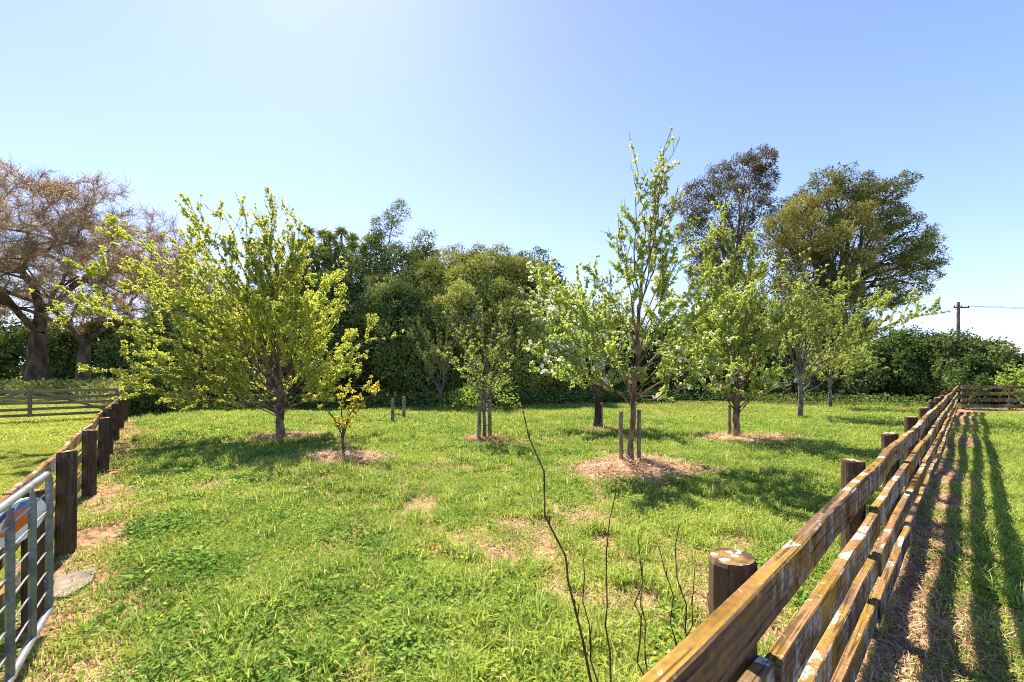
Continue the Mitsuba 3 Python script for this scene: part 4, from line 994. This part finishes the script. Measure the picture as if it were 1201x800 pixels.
mulch(2.8, 13.5, 0.75, 0.6, 'straw mulch round the dark stemmed blossoming tree', 6)


# ------------------------------------------------------------------ grass
def blades(rng, n, radius, h, w, lean=0.6, lie=False):
    """n grass blades of three triangles in a disc; uv.x random, uv.y along the blade."""
    a = rng.random(n) * 2 * PI; r = radius * np.sqrt(rng.random(n))
    base = np.column_stack([r * np.cos(a), r * np.sin(a), np.full(n, -0.01)])
    az = rng.random(n) * 2 * PI
    out = np.column_stack([np.cos(az), np.sin(az), np.zeros(n)])
    H = rng.uniform(*h, n)[:, None]; W = rng.uniform(*w, n)[:, None]
    ln = rng.uniform(0.15, 1.0, n)[:, None] * lean
    side = np.column_stack([-np.sin(az + rng.normal(0, 0.8, n)), np.cos(az), np.zeros(n)])
    side = unit(side)
    up = np.array([0, 0, 1.0])
    m = base + up * H * 0.55 + out * H * ln * 0.35
    t = base + up * H * (1.0 - 0.35 * ln) + out * H * ln * 1.0
    if lie:
        m = base + up * (0.015 + 0.03 * rng.random((n, 1))) + out * H * 0.5
        t = base + up * (0.01 + 0.03 * rng.random((n, 1))) + out * H
    v = np.stack([base - side * W * 0.5, base + side * W * 0.5, m - side * W * 0.42, m + side * W * 0.42, t], 1).reshape(-1, 3)
    i = np.arange(n)[:, None] * 5
    f = np.concatenate([i + [[0, 1, 3]], i + [[0, 3, 2]], i + [[2, 3, 4]]], 1).reshape(-1, 3)
    uv = np.column_stack([np.repeat(rng.random(n), 5), np.tile([0, 0, 0.55, 0.55, 1], n)])
    return v, f, uv


def broad(rng, n, radius, zr, size, width=0.75, tilt=0.5):
    """Small round leaves (clover, creeping weeds) held more or less flat."""
    a = rng.random(n) * 2 * PI; r = radius * np.sqrt(rng.random(n))
    p = np.column_stack([r * np.cos(a), r * np.sin(a), rng.uniform(*zr, n)])
    L = rng.uniform(*size, n)
    v, f, uv = leaf_mesh(rng, p, unit(rand_dirs(rng, n) * [1, 1, 0.35] + [0, 0, 0.12]), unit(rand_dirs(rng, n) * tilt + [0, 0, 1]), L, L * width, 0.15, 0.05)
    uv[:, 1] = 0.6 + 0.4 * uv[:, 1]
    return v, f, uv


def rosette(rng, n, size, width):
    az = 2 * PI * (np.arange(n) + rng.random(n) * 0.6) / n
    el = rng.uniform(0.25, 1.1, n)
    d = np.column_stack([np.cos(az) * np.cos(el), np.sin(az) * np.cos(el), np.sin(el)])
    nr = np.column_stack([-np.cos(az) * np.sin(el), -np.sin(az) * np.sin(el), np.cos(el)])
    L = rng.uniform(*size, n)
    v, f, uv = leaf_mesh(rng, np.zeros((n, 3)) + d * 0.01, d, nr, L, L * width, 0.2, 0.3)
    uv[:, 1] = 0.5 + 0.5 * uv[:, 1]
    return v, f, uv


kinds = {}
def kind(name, mesh, mat):
    v, f, uv = mesh
    scene[name] = {'type': 'shapegroup', 'blade': mikit.ply((v, f), mat, uv=uv)}
    kinds[name] = len(f)
rg = np.random.default_rng(77)
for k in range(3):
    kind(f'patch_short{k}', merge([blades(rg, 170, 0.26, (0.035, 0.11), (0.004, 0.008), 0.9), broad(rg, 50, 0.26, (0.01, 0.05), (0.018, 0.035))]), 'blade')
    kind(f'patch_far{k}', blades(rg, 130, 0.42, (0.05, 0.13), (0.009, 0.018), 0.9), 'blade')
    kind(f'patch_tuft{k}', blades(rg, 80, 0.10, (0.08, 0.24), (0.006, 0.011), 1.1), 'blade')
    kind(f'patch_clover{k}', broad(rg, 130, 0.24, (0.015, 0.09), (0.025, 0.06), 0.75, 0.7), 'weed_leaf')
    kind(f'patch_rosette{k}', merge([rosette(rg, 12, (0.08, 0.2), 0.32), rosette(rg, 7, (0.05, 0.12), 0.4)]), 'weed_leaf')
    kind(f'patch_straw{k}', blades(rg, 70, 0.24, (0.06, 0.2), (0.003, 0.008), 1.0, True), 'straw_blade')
kind('patch_cup', broad(rg, 5, 0.12, (0.07, 0.13), (0.018, 0.024), 1.0, 0.3), 'petal_yellow')


def np_noise(x, y, s, seed, octv=3):
    return meshkit.fbm(np.stack([x * s, y * s, x * 0 + seed], -1), octv, seed)


def sides_(x, y):
    sr = x * NR[0] + y * NR[1] - FENCE_R
    sl = (x - PL0[0]) * NL[0] + (y - PL0[1]) * NL[1]
    return sr, sl


def in_mulch(x, y, g=1.0):
    k = np.zeros(len(x), bool)
    for cx, cy, rx, ry in mulches:
        k |= ((x - cx) / rx) ** 2 + ((y - cy) / ry) ** 2 < g
    return k


def view(rng, n, y0, y1, margin=1.32):
    """Random ground points of the part of the paddocks that the place shows, even per square metre."""
    y = np.sqrt(rng.random(n) * (y1 ** 2 - y0 ** 2) + y0 ** 2)
    x = rng.uniform(-margin, margin, n) * y
    return x, y


counts = {}
def scatter(name, groups, x, y, smin, smax, rng, squash=1.0):
    z = gz(x, y)
    s = rng.uniform(smin, smax, len(x)); a = rng.random(len(x)) * 2 * PI
    for k in range(len(x)):
        c, n_ = math.cos(a[k]) * s[k], math.sin(a[k]) * s[k]
        m = np.array([[c, -n_, 0, x[k]], [n_, c, 0, y[k]], [0, 0, s[k] * squash, z[k]], [0, 0, 0, 1]])
        counts[name] = counts.get(name, 0) + 1
        scene[f'{name}__{counts[name]:05d}'] = {'type': 'instance', 'to_world': T(m), 'sg': {'type': 'ref', 'id': groups[int(rng.integers(len(groups)))]}}


def bare_amount(x, y):
    return 0.38 * np_noise(x, y, 0.45, 2) + 0.62 * np_noise(x, y, 1.5, 6)


rg = np.random.default_rng(78)
def short_grass(n, y0, y1, groups, smin, smax):
    x, y = view(rg, n, y0, y1)
    sr, sl = sides_(x, y)
    keep = rg.random(n)
    b = bare_amount(x, y)
    dens = np.clip((0.60 - b) * 9, 0.10, 1)
    dens = np.where((sl > -0.15) & (sl < 0.9), dens * np.clip((sl - 0.05) * 0.9, 0.08, 1), dens)
    dens = np.where((sr > -0.2) & (sr < 0.45), 0.03, dens)
    dens = np.where((sr >= 0.45) & (sr < 0.62), 0.5, dens)
    dens = np.where(sr >= 0.62, np.maximum(dens, 0.9), dens)
    dens = np.where((sr > 0) & (y > 18.6), 0.03, dens)
    dens = np.where((y > 23.5) & (sl > 0), 0.15, dens)
    lawn = sl < -0.15
    dens = np.where(lawn, 0.85, dens)
    k = (keep < dens) & ~(in_mulch(x, y, 0.8) & (rg.random(n) < 0.9)) & ~in_mulch(x, y, 0.35)
    for sel, sq in ((k & ~lawn, 1.0), (k & lawn, 0.45)):
        scatter('grass', groups, x[sel], y[sel], smin, smax, rg, sq)
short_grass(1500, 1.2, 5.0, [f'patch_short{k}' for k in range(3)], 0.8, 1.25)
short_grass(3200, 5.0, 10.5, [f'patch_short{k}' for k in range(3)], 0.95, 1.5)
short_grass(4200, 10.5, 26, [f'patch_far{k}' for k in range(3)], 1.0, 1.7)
tag('grass', 'sunlit short grass covering the orchard and lawn', kind='stuff')

def other(name, label, groups, n, y0, y1, smin, smax, fn):
    x, y = view(rg, n, y0, y1)
    sr, sl = sides_(x, y)
    k = (rg.random(n) < fn(x, y, sr, sl)) & ~in_mulch(x, y, 0.8)
    scatter(name, groups, x[k], y[k], smin, smax, rg)
    tag(name, label, kind='stuff')
orch = lambda sr, sl: (sr < -0.25) & (sl > 0.5)
lane = lambda sr: sr > 0.52
other('tall_grass', 'taller grass tufts standing in the sward', [f'patch_tuft{k}' for k in range(3)], 9000, 1.3, 18, 0.5, 1.25,
      lambda x, y, sr, sl: orch(sr, sl) * np.clip((np_noise(x, y, 0.9, 12) - 0.40) * 5, 0.05, 1) + lane(sr) * (y < 18) * 0.35)
other('clover', 'low clover and creeping weeds among the grass', [f'patch_clover{k}' for k in range(3)], 6000, 1.3, 16, 0.5, 1.15,
      lambda x, y, sr, sl: orch(sr, sl) * np.clip((np_noise(x, y, 1.1, 15) - 0.42) * 4, 0.05, 1) * (bare_amount(x, y) < 0.55))
other('broadleaf_weeds', 'broad leaved weeds such as docks scattered in the grass', [f'patch_rosette{k}' for k in range(3)], 1500, 1.3, 18, 0.6, 1.25,
      lambda x, y, sr, sl: orch(sr, sl) * np.clip((np_noise(x, y, 0.8, 19) - 0.45) * 4, 0.04, 1))
other('dry_straw', 'dead straw lying on the bare soil patches', [f'patch_straw{k}' for k in range(3)], 3600, 1.2, 19, 0.8, 1.3,
      lambda x, y, sr, sl: (sl > 0.1) * np.where((sr > -0.3) & (sr < 0.5), 0.9, np.where(sr < -0.2, np.clip((bare_amount(x, y) - 0.50) * 8, 0.08, 1) + (sl < 1.2) * 0.6, 0.15)))
def fence_strip():
    n = 700
    t = rg.uniform(0.2, 26, n) ** 1.0; o = rg.uniform(-0.12, 0.62, n)
    p = (UR * (t[:, None] - 1.0)) + NR * (FENCE_R + o[:, None])
    scatter('fallen_straw', [f'patch_straw{k}' for k in range(3)], p[:, 0], p[:, 1], 0.8, 1.3, rg)
    tag('fallen_straw', 'dead brown grass lying along the foot of the lichen covered fence', kind='stuff')
fence_strip()
other('buttercups', 'small yellow buttercup flowers in the grass', ['patch_cup'], 420, 1.6, 12, 0.9, 1.2, lambda x, y, sr, sl: orch(sr, sl) * np.clip((np_noise(x, y, 0.5, 23) - 0.45) * 5, 0, 1))


# ------------------------------------------------------------------ bare stems near the camera
def whip(px_base, Yd, px_top, py_top, r, seed, label, twigs=3):
    rng = np.random.default_rng(seed)
    key = numbered('dead_weed')
    x0 = (px_base - 600) / F * Yd; yb = Yd + rng.uniform(-0.05, 0.05)
    a = np.array([x0, yb, float(gz(x0, yb)) - 0.03])
    b = np.array([(px_top - 600) / F * Yd, Yd, EYE - (py_top - 437) / F * Yd])
    pts = curve(a, unit(b - a) + rng.normal(0, 0.12, 3), b, 11, rng, 0.012)
    r *= 1.35
    br = [(pts, np.linspace(r, r * 0.4, 11))]
    for _ in range(twigs):
        q_ = side_branch(rng, pts, 0, rng.uniform(0.25, 0.9), 0.5, rng.uniform(0.03, 0.09), 0.5, 3)
        br.append((q_, np.linspace(r * 0.45, r * 0.3, 3)))
    v, f = tubes(br, 6)
    put(key, (v, f), 'bark_stem', smooth=True); tag(key, label, 'weed', 'bare weed stems by the near fence')
whip(705, 2.15, 613, 482, 0.0065, 1, 'tallest bare stem bending left in front of the orchard', 6)
whip(716, 2.1, 684, 655, 0.0045, 2, 'bent bare stem just right of the tallest stem')
whip(738, 2.1, 722, 578, 0.0045, 3, 'upright bare stem second in height')
whip(766, 2.05, 748, 630, 0.004, 4, 'bare stem left of the thin cluster by the fence')
whip(775, 2.1, 753, 660, 0.0035, 5, 'thin bare stem in the cluster leaning left by the fence')
whip(786, 2.05, 772, 640, 0.004, 6, 'straight bare stem in the middle of the cluster by the fence')
whip(790, 2.1, 815, 658, 0.0035, 7, 'bare stem in the cluster leaning right by the fence')
whip(838, 2.05, 796, 615, 0.004, 8, 'bare stem leaning left towards the round post')
whip(826, 2.0, 846, 690, 0.003, 9, 'short bare stem close to the nearest round post')
whip(812, 2.05, 838, 676, 0.003, 10, 'short bare stem leaning towards the nearest round post')
